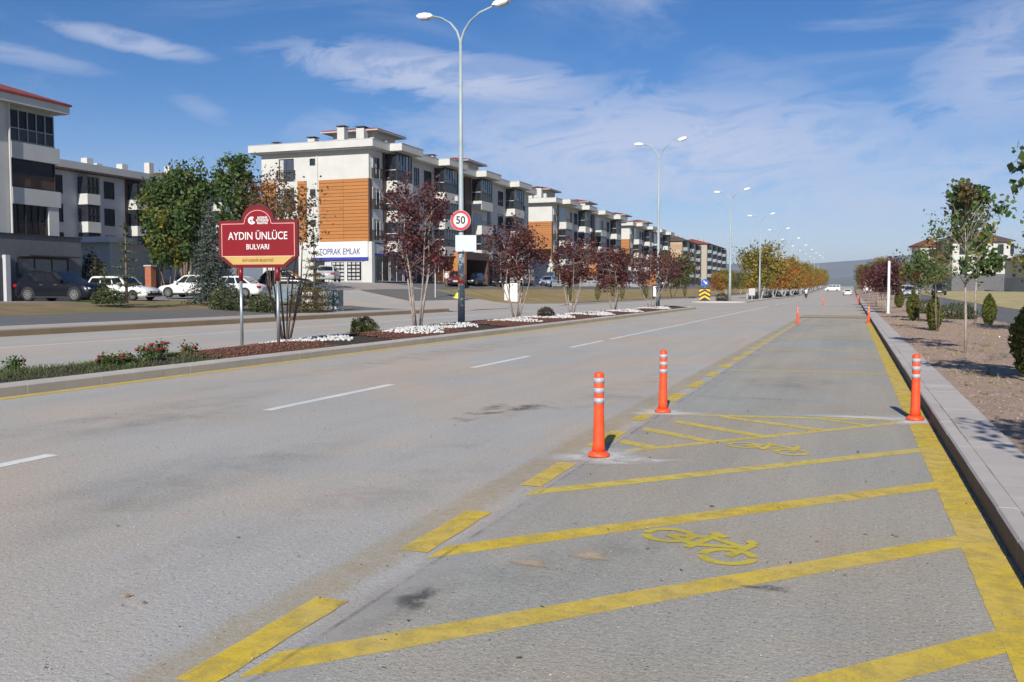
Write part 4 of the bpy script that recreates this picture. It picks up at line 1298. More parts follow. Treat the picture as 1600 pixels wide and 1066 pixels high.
for i, (x, y, h, w, l) in enumerate([(2.0, 58, 3.0, 1.7, 'dark purple tree behind the white post on the verge'), (1.85, 67, 3.0, 1.9, 'dark purple tree second along the right kerb'),
                                     (1.8, 78, 3.2, 2.2, 'reddish purple tree third along the right kerb'), (1.9, 92, 3.3, 2.6, 'rust red tree farthest along the right kerb')]):
    make_tree('plum_tree', l, 'tree', rt(x, y), h, w, 1.2, 4, (L_PLUM, L_PLUM, L_PLUM, L_RUST)[i], BARKP, 2600, .06, 40 + i, 'purple trees along the right kerb', tr=.08, upright=.5, clumps=50, spread=.24)
for i, (x, y, h, w, l) in enumerate([(2.66, 16.6, 1.22, .55, 'nearest columnar conifer at the right edge of the view'), (5.0, 40.1, 1.2, .48, 'columnar conifer near the side road, right of the tallest tree'),
                                     (2.62, 34.3, 1.2, .45, 'columnar conifer beside the bare sapling'), (2.55, 44.6, 1.3, .5, 'columnar conifer behind the thin sign post'), (3.3, 74, 1.4, .6, 'columnar conifer far along the right verge')]):
    make_bush('columnar_conifer', l, rt(x, y), w, h, L_THUJA, 3600, .028 + .0008 * y, 50 + i, 'small conifers on the right verge', 'conifer', True)
make_bush('green_shrub', 'low green shrub beside the side road on the right', rt(4.6, 47.8), 1.9, .75, L_CON, 2200, .05, 60)
make_bush('green_shrub', 'small green shrub near the far saplings on the verge', rt(3.9, 58), 1.5, .8, L_CON, 1500, .05, 61)

# left side trees
def lt(x, y): return (x, y, zl(x, y))
GL = 'large green trees beside the car park'
make_tree('green_tree', 'broad dark green tree behind the white sedan', 'tree', lt(-45.8, 56.2), 9.1, 4.8, 2.6, 5, L_GREEN, BARK, 8500, .13, 71, GL, tr=.25, srad=.5, upright=.7, clumps=120, spread=.17, nb=9, shape='round')
make_tree('green_tree', 'tall narrow dark green tree with pointed top shoots, above the name board', 'tree', lt(-42.0, 57.2), 9.8, 3.2, 2.4, 5, L_GREEN, BARK, 5600, .125, 72, GL, tr=.2, srad=.5, upright=.85, clumps=110, spread=.16, nb=9, shape='round')
make_tree('green_tree', 'green tree leftmost of the large clump', 'tree', lt(-47.6, 55.4), 8.6, 3.4, 2.6, 4, L_GREEN, BARK, 3600, .12, 73, GL, tr=.2, srad=.5, upright=.7, clumps=80, spread=.17, nb=7, shape='round', mix2=(L_LIME, .1))
make_tree('autumn_tree', 'lower yellow green tree by the brick pillar', 'tree', lt(-42.7, 50.6), 5.7, 2.9, 1.9, 3, L_LIME, BARK, 6500, .11, 74, None, tr=.14, upright=.4, clumps=70, spread=.2, nb=6, shape='round', mix2=(L_GREEN, .45))
make_tree('rust_tree', 'thin reddish brown tree right of the green trees, before the orange wall', 'tree', lt(-39.8, 58.0), 9.4, 4.4, 3.4, 5, L_OLIVE, BARK, 2300, .09, 75, None, tr=.13, upright=.5, clumps=60, spread=.22, nb=6, mix2=(L_RUST, .25))
make_conifer('blue_spruce', 'tall narrow blue grey spruce left of the name board', 'spruce', lt(-34.6, 44.4), 6.0, 2.9, L_SPRUCE, 9000, .085, 76, z0=.05, layers=22, per=9)
make_conifer('sparse_conifer', 'sparse wiry young conifer in front of the white wagon', 'conifer', (-34.2, 37.4, .85), 4.0, 1.7, L_CON, 1700, .07, 77, droop=-.1, layers=9, per=6, z0=.05)
make_conifer('sparse_conifer', 'small sparse conifer close to the front of the dark car', 'conifer', (-35.3, 37.1, .85), 2.0, 1.1, L_CON, 1500, .07, 78, droop=-.1, layers=8, per=6, z0=.02)
make_conifer('sparse_conifer', 'young conifer with reddish leader right of the name board', 'conifer', lt(-29.0, 46.5), 4.4, 2.2, L_CON, 2600, .075, 79, droop=-.05, layers=10, per=7, z0=.04)
make_bush('green_shrub', 'dark green shrub behind the left post of the name board', lt(-32.0, 42.5), 2.0, 1.35, L_CON, 2800, .06, 80)
make_bush('green_shrub', 'lower green shrub behind the name board posts', lt(-30.2, 43.2), 1.7, 1.0, L_CON, 2200, .06, 81)
make_bush('green_shrub', 'brownish shrub beside the utility boxes', lt(-28.4, 44.8), 2.4, 1.5, L_OLIVE, 2400, .06, 82)
make_bush('green_shrub', 'low sprawling shrub under the small conifer by the dark car', (-34.9, 36.9, .78), 1.7, .75, L_CON, 1800, .05, 83)
make_bush('climbing_bush', 'dark bush at the corner of the grey annex', lt(-43.4, 44.6), 1.4, 3.0, L_DARK, 2400, .08, 84)

# autumn rows beyond the junction
protoA = make_tree('autumn_tree', 'yellow olive autumn tree first in the median beyond the junction', 'tree', (-13, 146, .1), 7.6, 6.5, 2.3, 3, L_YEL, BARK, 4200, .16, 90, 'autumn trees beyond the junction', tr=.16, upright=.35, clumps=70, spread=.2, shape='round', barkw=WHITEWASH, mix2=(L_LIME, .5))
protoB = make_tree('autumn_tree', 'orange autumn tree second in the median beyond the junction', 'tree', (-13, 172, .1), 6.6, 7.0, 2.0, 3, L_ORNG, BARK, 3900, .16, 91, 'autumn trees beyond the junction', tr=.16, upright=.3, clumps=70, spread=.2, shape='round', barkw=WHITEWASH, mix2=(L_YEL, .3))
protoC = make_tree('autumn_tree', 'olive brown tree left of the lamp beyond the junction', 'tree', lt(-27.5, 152), 6.6, 7.0, 2.0, 3, L_OLIVE, BARK, 4200, .16, 92, 'autumn trees beyond the junction', tr=.16, upright=.3, clumps=70, spread=.2, shape='round', mix2=(L_GREEN, .2))
ordn = ['third', 'fourth', 'fifth', 'sixth', 'seventh', 'eighth', 'ninth', 'tenth', 'eleventh', 'twelfth', 'thirteenth', 'fourteenth', 'fifteenth', 'sixteenth', 'seventeenth', 'eighteenth', 'nineteenth', 'twentieth', 'twenty-first', 'twenty-second', 'twenty-third', 'last']
k = 0
for i, y in enumerate(range(184, 470, 13)):
    pr = (protoB, protoA, protoB, protoB, protoA)[i % 5]; kind = ('orange', 'yellow', 'orange', 'orange', 'yellow')[i % 5]
    dup(pr, (-12.9, y, .1 + ramp_y(y)), i * 1.3, '%s autumn tree, %s in the median row beyond the junction' % (kind, ordn[i]), (1, 1, 1.0 - .05 * (i % 3)))
for i, y in enumerate(range(205, 460, 15)):
    pr = (protoB, protoA, protoC, protoA, protoB)[i % 5]; kind = ('orange', 'yellow', 'olive brown', 'yellow', 'orange')[i % 5]
    dup(pr, (-27.8, y + 4, zl(-27.8, y + 4)), i * 1.7 + 1, '%s autumn tree, %s along the left side beyond the junction' % (kind, ordn[min(i, 19)]), (.72, .72, .68 + .05 * (i % 3)))
# small conifers in the grass slope
cg = make_bush('columnar_conifer', 'first small conifer on the dry grass slope', lt(-29.5, 100), .8, 2.2, L_THUJA, 900, .06, 95, 'small conifers on the grass slope', 'conifer', True)
for i, (x, y) in enumerate([(-29.5, 112), (-29.5, 125), (-34, 138), (-29.5, 141), (-34, 160), (-29.5, 176)]):
    dup(cg, lt(x, y), i, '%s small conifer on the dry grass slope counted from the left' % ['second', 'third', 'fourth', 'fifth', 'sixth', 'seventh'][i])
# dark dome bushes in the far median
db = make_bush('round_bush', 'dark brown dome bush behind the chevron sign', (-14.3, 111.5, .12), 1.6, 1.0, L_DARK, 1200, .06, 96, 'dark dome bushes in the far median')
for i, (x, y) in enumerate([(-13.0, 135), (-13, 158), (-13, 180), (-13, 205), (-13, 235)]):
    dup(db, (x, y, .12 + ramp_y(y)), i, 'dark dome bush, %s in the median beyond the junction' % ['second', 'third', 'fourth', 'fifth', 'sixth'][i])
# right far trees
for i, (x, y, s_) in enumerate([(3.5, 120, .62), (4.2, 150, .7), (3.8, 190, .8), (13, 175, .8), (3.8, 240, .9), (3.5, 300, .9), (14, 300, 1), (4, 360, 1)]):
    dup((protoC, protoA)[i % 2], rt(x, y), i * 2.1, '%s tree, %s among the distant trees right of the road' % (('olive', 'yellow')[i % 2], ['first', 'second', 'third', 'fourth', 'fifth', 'sixth', 'seventh', 'eighth'][i]), (s_, s_, s_))

# ------------------------------------------------------------------ buildings
def window(parent, plane, a0, a1, z0, z1, off=0.0, nv=1, nh=0, rail=False, frame=None, glass=None, split=None, name='window', curtain=False):
    """plane 'x': window on a wall facing +x at x=off, a along y; plane '-y': on a wall facing -y at y=off, a along x"""
    frame = frame or FRAME; glass = glass or GLASS
    fw = 0.07
    def bx(mb, p0, p1, q0, q1, d0, d1, m):
        if plane == 'x': mb.box(off + d0, off + d1, p0, p1, q0, q1, m)
        elif plane == '-x': mb.box(off - d1, off - d0, p0, p1, q0, q1, m)
        else: mb.box(p0, p1, off - d1, off - d0, q0, q1, m)
    fr = MB()
    bx(fr, a0, a1, z0, z0 + fw, .005, .07, frame); bx(fr, a0, a1, z1 - fw, z1, .005, .07, frame)
    bx(fr, a0, a0 + fw, z0 + fw, z1 - fw, .005, .07, frame); bx(fr, a1 - fw, a1, z0 + fw, z1 - fw, .005, .07, frame)
    for i in range(1, nv + 1):
        c = a0 + (a1 - a0) * i / (nv + 1); bx(fr, c - .03, c + .03, z0 + fw, z1 - fw, .006, .06, frame)
    if split is not None:
        c = z0 + (z1 - z0) * split; bx(fr, a0 + fw, a1 - fw, c - .035, c + .035, .007, .065, frame)
    w = fr.build(name, parent)
    g = MB(); bx(g, a0 + .04, a1 - .04, z0 + .04, z1 - .04, .003, .025, glass)
    if split is not None and nh: bx(g, a0 + .07, a1 - .07, z0 + .07, z0 + (z1 - z0) * split, .026, .035, BLIND)
    if curtain: bx(g, a0 + .1, a0 + (a1 - a0) * .3, z0 + .1, z1 - .1, .0255, .03, CURT)
    g.build('pane', w)
    if rail:
        r = MB()
        bx(r, a0 - .15, a1 + .15, z0 + .95, z0 + 1.0, .30, .35, FRAME); bx(r, a0 - .15, a1 + .15, z0 + .1, z0 + .14, .30, .35, FRAME)
        for i in range(8):
            c = a0 - .13 + (a1 - a0 + .24) * i / 7; bx(r, c, c + .025, z0 + .14, z0 + .95, .31, .335, FRAME)
        bx(r, a0 - .16, a0 - .12, z0 + .1, z0 + 1.0, .0, .31, FRAME); bx(r, a1 + .12, a1 + .16, z0 + .1, z0 + 1.0, .0, .31, FRAME)
        r.build('railing', w)
    return w


FL = (4.0, 7.0, 10.0)


def cladding(root, x0, x1, z0, z1, ncol, rows, y=-0.0):
    pw, ph = (x1 - x0) / ncol, (z1 - z0) / rows
    me = MB().box(.012, pw - .012, -.05, 0, .018, ph - .018, CLAD).mesh('cladding_panel')
    MB().box(x0, x1, y - .02, y, z0, z1, BROWN).build('cladding_backing', root)
    for i in range(ncol):
        for k in range(rows): inst('cladding_panel', me, root, (x0 + i * pw, y - .021 - .004 * ((i + k) % 2), z0 + k * ph))


def hip(mb, x0, x1, y0, y1, z, h, mat, th=.12):
    mx, ins = (x0 + x1) / 2, min((x1 - x0), (y1 - y0)) / 2
    if (y1 - y0) >= (x1 - x0): r0, r1 = (mx, y0 + ins, z + h), (mx, y1 - ins, z + h)
    else: r0, r1 = (x0 + ins, (y0 + y1) / 2, z + h), (x1 - ins, (y0 + y1) / 2, z + h)
    c = [(x0, y0), (x1, y0), (x1, y1), (x0, y1)]
    v = [(p[0], p[1], z) for p in c] + [(p[0], p[1], z + th) for p in c] + [r0, r1]
    f = [(0, 3, 2, 1), (0, 1, 5, 4), (1, 2, 6, 5), (2, 3, 7, 6), (3, 0, 4, 7)]
    if (y1 - y0) >= (x1 - x0): f += [(4, 5, 8), (5, 6, 9, 8), (6, 7, 9), (7, 4, 8, 9)]
    else: f += [(4, 5, 9, 8), (5, 6, 9), (6, 7, 8, 9), (7, 4, 8)]
    mb.add(v, f, mat)


random.seed(12)


def apartment(label, loc, first=False, L=47.4, group='white and orange apartment blocks in a row'):
    root = thing('apartment_building', label, 'apartment building', loc, 0, group)
    D = 12.2
    w = MB()
    w.box(-D, -.02, 0, L, -1.2, 13.0, WALLW)
    w.box(-.02, .02, .45, L - .45, 3.9, 12.9, WALLG)
    w.build('wall', root)
    # end wall cladding: wide field, narrow strip and outer strip
    cladding(root, -5.55, -.05, 4.0, 10.05, 2, 18)
    cladding(root, -8.0, -6.95, 4.0, 10.05, 1, 18)
    cladding(root, -12.15, -10.5, 4.0, 10.05, 1, 18)
    MB().box(-.05, .06, -.06, .45, 4.0, 10.05, BROWN).build('corner_strip', root)
    for z in (5.6, 8.6, 11.6):
        window(root, '-y', -6.55, -5.95, z - .05, z + .6, 0, 0)
    for zf in FL: window(root, '-y', -10.1, -8.4, zf + .15, zf + 2.3, 0, 1, rail=True, glass=GLASSB, curtain=True)
    MB().box(-5.75, -5.65, -.1, -.003, 3.5, 12.7, WALLW).build('downpipe', root)
    # cornice that steps out over each balcony
    bal = [(3.3, 6.8), (14.9, 18.7), (25.9, 29.6), (37.8, 41.6)]
    c = MB()
    c.box(-D - .9, .95, -.95, L + .9, 12.95, 13.65, WALLW)
    for a, b in bal: c.box(.95, 2.25, a - .7, b + .7, 12.955, 13.655, WALLW)
    c.box(-D - .7, .75, -.75, L + .7, 12.86, 12.95, WALLG)
    c.box(-D - .93, .98, -.98, L + .93, 13.65, 13.69, FRAMEL)
    for a, b in bal: c.box(.98, 2.28, a - .73, b + .73, 13.656, 13.694, FRAMEL)
    c.build('cornice', root)
    # balconies
    for bi, (a, b) in enumerate(bal):
        for fi, zf in enumerate(FL):
            open_ = (first and bi == 2 and fi == 1) or (not first and bi in (0, 2) and fi == 2)
            p = MB().box(.02, 1.35, a, b, zf - .95, zf + .12, WALLW)
            par = p.build('balcony', root)
            top = 12.86 if fi == 2 else zf + 2.05
            z0 = zf + .12
            if open_:
                r = MB()
                r.box(1.25, 1.29, a + .02, b - .02, z0 + .5, z0 + .55, FRAME)
                for k in range(14):
                    y = a + .05 + (b - a - .1) * k / 13; r.box(1.26, 1.28, y, y + .03, z0, z0 + .5, FRAME)
                r.build('railing', par)
                g = MB().box(.025, .05, a + .6, b - .4, z0, top - .3, GLASS); g.build('pane', par)
                continue
            fr = MB()
            n = 5
            for k in range(n + 1):
                y = a + .04 + (b - a - .14) * k / n; fr.box(1.2, 1.3, y, y + .06, z0, top, FRAME)
            for z in (z0, z0 + (top - z0) * .38, top - .07):
                fr.box(1.21, 1.29, a + .05, b - .05, z, z + .07, FRAME)
                fr.box(.03, 1.25, a + .045, a + .10, z, z + .07, FRAMEL if z > z0 else FRAME)
            fr.box(.6, .66, a + .045, a + .1, z0, top, FRAME)
            fr.build('balcony_frame', par)
            g = MB(); g.box(1.225, 1.25, a + .08, b - .08, z0 + .02, top - .02, GLASSB if (bi + fi) % 3 == 0 or (fi == 2 and first) else GLASS)
            g.box(1.251, 1.262, a + .1, b - .1, z0 + .05, z0 + (top - z0) * .38, BLIND)
            g.box(.04, 1.2, a + .06, a + .085, z0 + .02, top - .02, GLASS)
            g.box(.06, 1.18, b - .2, b - .1, z0 + .02, top - .02, BLIND)
            rv = random.random()
            if rv < .55:
                k = random.randint(0, 3); y = a + .12 + (b - a - .3) * k / 5
                g.box(1.2505, 1.2515, y, y + (b - a) * random.choice((.17, .34)), z0 + (top - z0) * (.40 if rv > .2 else .62), top - .1, CURT)
            g.build('pane', par)
            if (bi * 3 + fi) % 4 == 1:
                MB().bevbox(1.36, 1.66, b - 1.0, b - .25, zf - .62, zf - .1, .03, FRAMEL).build('air_conditioner', par)
    # windows of the long front
    for zf in FL:
        for y0, y1, rl in ((.6, 2.1, True), (9.9, 11.0, False), (12.3, 14.1, False), (31.0, 32.0, False), (34.9, 36.7, False), (43.0, 44.6, True)):
            window(root, 'x', y0, y1, zf + (.1 if rl else .35), zf + 2.25, .02, 1, rail=rl, curtain=(y0 < 1), frame=FRAMEL if y0 < 1 else FRAME)
    st = MB()
    for a, b in ((2.75, 3.2), (20.4, 21.6), (23.6, 25.6)): MB().box(.02, .12, a, b, 4.0, 12.86, BROWN).build('brown_strip', root)
    window(root, 'x', 21.7, 23.5, 4.1, 12.7, .02, 1, frame=FRAME, name='stair_window', split=.5)
    # shops under the first floor
    g = MB()
    y = .9
    g.box(.0, .04, .5, L - .5, -.3, 3.9, PLASTIC)
    g.build('shop_recess', root)
    for i, (a, b) in enumerate([(1.0, 3.9), (4.1, 7.0), (7.2, 10.1), (11.4, 14.2), (14.5, 17.3), (26.5, 29.5), (30, 33), (34, 37), (38, 41), (42, 45)]):
        window(root, 'x', a, b, .1, 2.7, .05, 1, frame=FRAMEL, glass=GLASSB if i % 2 else GLASS, name='shop_window')
    sb = MB()
    sb.box(.05, .22, .1, 16.0, 2.85, 3.75, simple('shop_fascia_grey' if first else 'shop_fascia_far', (0.42, 0.44, 0.47) if first else (.3, .28, .27), .6))
    if first: sb.box(.05, .24, .1, 16.0, 2.62, 2.84, NAVY)
    sb.box(.05, .3, 25.7, L - .2, 2.85, 3.7, BROWN)
    sb.build('shop_fascia', root)
    pl = MB()
    pl.box(.06, 2.6, 17.6, 18.1, -.6, 3.6, CLAD); pl.box(.06, 2.6, 18.1, 24.6, 2.75, 3.62, BROWN); pl.box(.06, 2.6, 24.6, 25.2, -.6, 3.6, BROWN)
    pl.build('entrance_portal', root)
    cl = MB(); cl.box(-.55, .3, -.08, .5, -.6, 3.95, WALLW); cl.build('corner_pillar', root)
    # end wall shopfront
    if first:
        s = MB(); s.box(-6.4, -.06, -.26, -.01, 2.45, 3.98, WSIGN); s.build('shop_sign_board', root)
        MB().box(-6.4, -.06, -.27, -.02, 2.18, 2.44, simple('sign_blue_strip', (0.03, 0.04, 0.33), .5)).build('blue_strip', root)
        put_text('lettering', 'TOPRAK EMLAK', 0.86, NAVY, root, (-3.15, -.275, 2.98), sx=0.74, bold=.0, extrude=.01)
        put_text('small_lettering', 'GAYRİMENKUL', 0.20, WSIGN, root, (-1.5, -.285, 2.31), extrude=.004) if False else None
        for a, b in ((-4.3, -2.7), (-2.55, -.8)):
            wi = window(root, '-y', a, b, .1, 2.1, 0, 0, frame=WSIGN, glass=GLASS, name='shop_window')
            ps = MB()
            for i in range(3):
                for k in range(5): ps.box(a + .15 + i * .48, a + .5 + i * .48, -.034, -.026, .3 + k * .36, .52 + k * .36, CURT)
            ps.build('poster_sheet', wi)
        window(root, '-y', -6.2, -5.0, .0, 2.1, 0, 0, name='shop_door')
        window(root, '-y', -10.5, -8.0, .3, 2.6, 0, 1, name='shop_window')
    # roof storeys, chimneys
    r = MB(); r.box(-D, .2, 0, L, 13.6, 13.75, TILED); r.build('roof', root)
    for (x0, x1, y0, y1) in ((-8.2, -3.3, 7.2, 12.0), (-8.2, -3.3, 31.5, 36.3)):
        p = MB().box(x0, x1, y0, y1, 13.7, 15.9, WALLW).build('roof_storey', root)
        h = MB(); hip(h, x0 - .9, x1 + .9, y0 - .9, y1 + .9, 15.9, .85, TILE); h.build('red_roof', p)
        m = MB(); m.box(x0 - .95, x1 + .95, y0 - .95, y1 + .95, 15.8, 15.9, WALLO); m.build('eaves', p)
    for i, (x, y, hh, ww) in enumerate([(-4.7, 3.2, 1.9, .8), (-7.9, 2.8, .9, .8), (-11.3, 1.4, .35, .6), (-4.2, 6.3, 2.3, .9), (-2.7, 13.4, .8, .5), (-3.6, 22.0, 1.5, .9), (-2.6, 27.5, 1.5, 1.0), (-3.4, 29.2, 1.2, .8), (-3.6, 42, 1.0, .9), (-6, 45, 1.2, .8)]):
        m = MB(); m.box(x - ww / 2, x + ww / 2, y - ww / 2, y + ww / 2, 13.7, 13.7 + hh, WALLW)
        m.box(x - ww / 2 - .08, x + ww / 2 + .08, y - ww / 2 - .08, y + ww / 2 + .08, 13.7 + hh + .12, 13.7 + hh + .2, FRAME)
        for dx in (-.3, .3): m.box(x + dx * ww - .05, x + dx * ww + .05, y - .05, y + .05, 13.7 + hh, 13.7 + hh + .12, FRAMEL)
        m.build('chimney', root)
    if first:
        d = MB(); d.lathe([(.05, 0), (.3, .05), (.48, .14)], 16, LAMPW); dd = d.build('satellite_dish', root, True)
        dd.location = (-2.7, 8.2, 14.6); dd.rotation_euler = (R(60), R(20), 0)
    return root


A1 = apartment('nearest white apartment block with orange clad end wall and an estate agent shop', (-44.0, 80.5, 2.17), True)
A2 = apartment('second white apartment block with orange clad end wall, behind the purple trees', (-44.9, 142, 2.25))
dup(A2, (-45.9, 201.5, 2.45), 0, 'third white apartment block with orange clad end wall, farthest of the row')


def simple_block(label, loc, rz, W_, D, H, nfl, wall, accent, roofm, name='apartment_building', hiph=2.0, base=3.2, ny=5, nx=2, balc=True, stripes=None, group=None, cat='apartment building', over=.7, glass=None, dark_base=None):
    """block with its long front facing +x and an end wall facing -y"""
    root = thing(name, label, cat, loc, rz, group)
    m = MB(); m.box(-D, 0, 0, W_, -1.5, H, wall)
    m.build('wall', root)
    if dark_base: MB().box(-D - .05, .05, -.05, W_ + .05, -1.5, base - .2, dark_base).build('ground_storey', root)
    fh = (H - base) / nfl
    for f in range(nfl):
        z = base + f * fh
        for i in range(ny):
            a = W_ * (i + .25) / ny; b = W_ * (i + .75) / ny
            if balc and i % 2 == 0:
                p = MB().box(0.02, 1.3, a, b, z - .4, z + .65, wall if not accent else accent).build('balcony', root)
                q = MB(); q.box(.05, 1.2, a + .05, b - .05, z + .65, z + fh - .42, glass or GLASS); q.build('pane', p)
                q = MB()
                for k in range(4):
                    y = a + .05 + (b - a - .16) * k / 3; q.box(1.2, 1.25, y, y + .07, z + .65, z + fh - .41, FRAME)
                q.box(1.2, 1.26, a + .05, b - .05, z + 1.3, z + 1.36, FRAME)
                q.build('balcony_frame', p)
            else:
                window(root, 'x', a + .15, b - .15, z + .5, z + fh - .5, 0, 1, glass=glass)
        for i in range(nx):
            a = -D + D * (i + .35) / nx; b = -D + D * (i + .65) / nx
            window(root, '-y', a, b, z + .6, z + fh - .6, 0, 1, glass=glass)
    if stripes:
        for f in range(nfl):
            z = base + f * fh
            MB().box(-D + .4, -.02, -.05, -.005, z + .1, z + fh * .62, stripes).build('colour_band', root)
    for i in range(max(2, ny)):
        a = W_ * (i + .15) / ny
        window(root, 'x', a, a + W_ / ny * .7, .2, base - .6, .05 if dark_base else 0, 1, glass=glass, name='shop_window')
    h = MB(); hip(h, -D - over, over, -over, W_ + over, H, hiph, roofm, .18); h.build('roof', root)
    for i in range(3):
        y = W_ * (.2 + .3 * i); MB().box(-D * .4 - .4, -D * .4 + .4, y - .4, y + .4, H + hiph * .3, H + hiph * .3 + 1.8, wall).build('chimney', root)
    return root


ORW = simple('orange_render', (0.42, 0.25, 0.13), .8, var=.05)
BLG = simple('blue_grey_render', (0.25, 0.29, 0.31), .8, var=.05)
TANW = simple('tan_render', (0.40, 0.34, 0.26), .8, var=.05)
simple_block('tan and orange banded apartment block with dark hip roof beyond the white blocks', (-46.6, 273, 3.0), 0, 30, 11, 12.6, 4, TANW, BLG, TILED, stripes=ORW, nx=0, hiph=2.6, base=2.6)
simple_block('beige apartment block with dark red roof at the far end of the row', (-46, 318, 3.4), 0, 44, 12, 13.4, 4, TANW, BLG, TILE, nx=2, ny=7, hiph=2.0, base=2.6)

# white house with dark ground storey on the right
simple_block('white three storey house with grey stone ground floor and dark roof on the right', (32.4, 229.4, 1.05), R(18), 10, 12.4, 10.9, 2, WALLW, WALLW, TILED, name='white_house', cat='house', nx=3, ny=3, hiph=2.6, base=4.0, over=.8, dark_base=simple('grey_stone_base', (0.13, 0.13, 0.135), .8, var=.2))
wh = simple_block('white house wing with red tiled roof left of the dark roofed part', (20.4, 233.5, 1.05), R(18), 5, 6.2, 10.2, 2, WALLO, BROWN, TILE, name='white_house', cat='house', nx=1, ny=3, hiph=1.8, base=4.0, dark_base=MATS['grey_stone_base'])
wh = simple_block('grey and white house at the right edge of the picture', (44, 205, 1.0), R(10), 14, 12, 6.5, 1, WALLO, WALLO, TILED, name='house', cat='house', nx=3, ny=3, hiph=1.6, base=3.0, dark_base=BLG)
# far low houses
for i, (x, y, w_, h_, l, rm, wm) in enumerate([(16, 380, 18, 6, 'far pale house behind the white post', TILED, BLG)]):
    simple_block(l, (x, y, 1 + ramp_y(y)), 0, w_, 12, h_, 1, wm, wm, rm, name='house', cat='house', nx=2, ny=2, balc=False, hiph=1.4, base=2.8)

# left corner building: recessed glazed balconies in a white front
def left_block():
    root = thing('apartment_building', 'white apartment block with dark glazed balconies and red roof edge at the left edge', 'apartment building', (-46, 44.5, .85))
    H = 11.35
    m = MB(); m.box(-11, 0, -16, 0, -.5, H, WALLW); m.box(.003, .30, -16, -3.42, -.5, H, WALLW); m.build('wall', root)
    m = MB(); m.box(-12, .85, -17, .45, H - .05, H + .42, WALLW); m.build('cornice', root)
    h = MB(); hip(h, -12.2, .95, -17.2, .55, H + .425, 2.4, TILE); h.build('roof', root)
    h = MB(); h.tube([(.45, -3.6, H - .05), (.45, -3.6, 8), (.45, -3.6, 3.8)], .06, 8, WALLO); h.build('downpipe', root)
    zs = [(9.25, 11.1), (6.62, 8.45), (3.8, 5.75)]
    for i, (a, b) in enumerate(zs):
        y1 = -.12 if i < 2 else -.85
        bb = MB(); bb.box(.02, .36, -3.41, .08, a - 1.0, a - .05, WALLW)
        if i == 2: bb = MB(); bb.box(.02, .3, -.8, -.05, a - .05, b + .05, WALLW)
        p = bb.build('balcony' if i < 2 else 'corner_pier', root)
        g = MB(); g.box(.02, .12, -3.38, y1, a, b + .0, GLASSD); g.box(.125, .14, -3.36, y1 - .02, a + .03, a + (b - a) * (.38 if i != 1 else .42), BROWN if i else BLIND)
        g.build('pane', root)
        fr = MB()
        for k in range(6):
            if i == 1 and 0 < k < 5: continue
            y = -3.38 + (y1 + 3.30) * k / 5; fr.box(.125, .2, y, y + .04, a, b, METALP if i == 0 else FRAME)
        for z in (a, a + (b - a) * .4, b - .05): fr.box(.13, .19, -3.36, y1, z, z + .05, METALP if i == 0 else FRAME)
        fr.build('balcony_frame', root)
    return root


left_block()
GREYA = simple('dark_grey_render', (0.15, 0.145, 0.15), .85, var=.08)
an = thing('shop_annex', 'dark grey single storey shop annex behind the dark car', 'annex', (-43, 43.4, .85))
MB().box(-5, 0, -22, 0, -.5, 3.62, GREYA).build('wall', an)
MB().box(-5.1, .06, -22, .06, 3.62, 3.70, FRAME).build('roof_cap', an)
for a, b in ((-9.5, -5.75), ): window(an, 'x', a, b, .0, 2.45, .0, 1, name='shop_window')
for a, b in ((-4.6, -1.0),): window(an, 'x', a, b, 1.3, 2.4, .0, 2, name='shop_window', glass=GLASSB)
MB().box(.01, .9, -4.5, -.9, 2.45, 2.52, FRAME).build('awning', an)
MB().box(.01, .25, -5.5, -5.2, -.3, 2.5, WALLG).build('pillar', an)

BK = simple_block('grey and white apartment block behind the left corner building', (-72, 58, 1.0), 0, 27, 11, 12.0, 4, WALLG, WALLW, TILED, nx=2, ny=8, hiph=.5, base=1.0, over=.9)
MB().box(-11.9, .9, -.9, 27.9, 12.19, 12.9, WALLO).build('cornice', BK)
for y in (8, 14.5, 19, 24): MB().box(-4, -3.2, y, y + .9, 12.9, 14.2, WALLW).build('chimney', BK)
for y in (2.5, 20.8): MB().box(.003, .1, y, y + 2.2, .3, 12.1, BROWN).build('brown_strip', BK)
simple_block('cream house with red hip roof far behind the green trees', (-78, 92, 1.5), 0, 12, 11, 13.4, 4, WALLW, WALLW, TILE, nx=2, ny=3, hiph=1.5, base=2.0)
# low white outbuilding and the wall with brick pillars
ob = thing('outbuilding', 'low white flat roofed building behind the white wagon', 'outbuilding', (-51.8, 53, .95))
MB().box(-9, 1.9, 0, 7, -.5, 3.9, WALLW).build('wall', ob)
MB().box(-9.4, 2.3, -.5, 7.5, 3.9, 4.3, WSIGN).build('roof', ob)
window(ob, '-y', .2, 1.2, 1.6, 2.5, 0, 0)
BRICKM = simple('brick_orange', (0.36, 0.13, 0.07), .85, var=.2, scale=6, bmp=.4, bscale=20)
gw = thing('garden_wall', 'white garden wall with brick infill and brick pillars by the yellow green tree', 'wall', (-51, 57.5, .95))
MB().box(-4, 4.4, 0, .25, -.4, 1.0, BRICKM).build('brick_infill', gw)
MB().box(-4, 4.4, -.03, .28, 1.0, 1.25, WALLW).build('coping', gw)
for x in (-4.0, -1.2, 1.5, 4.0): MB().box(x, x + .5, -.08, .33, -.4, 2.0, WALLW if x > -1 and x < 5 else BRICKM).build('pillar', gw)
ar = MB()
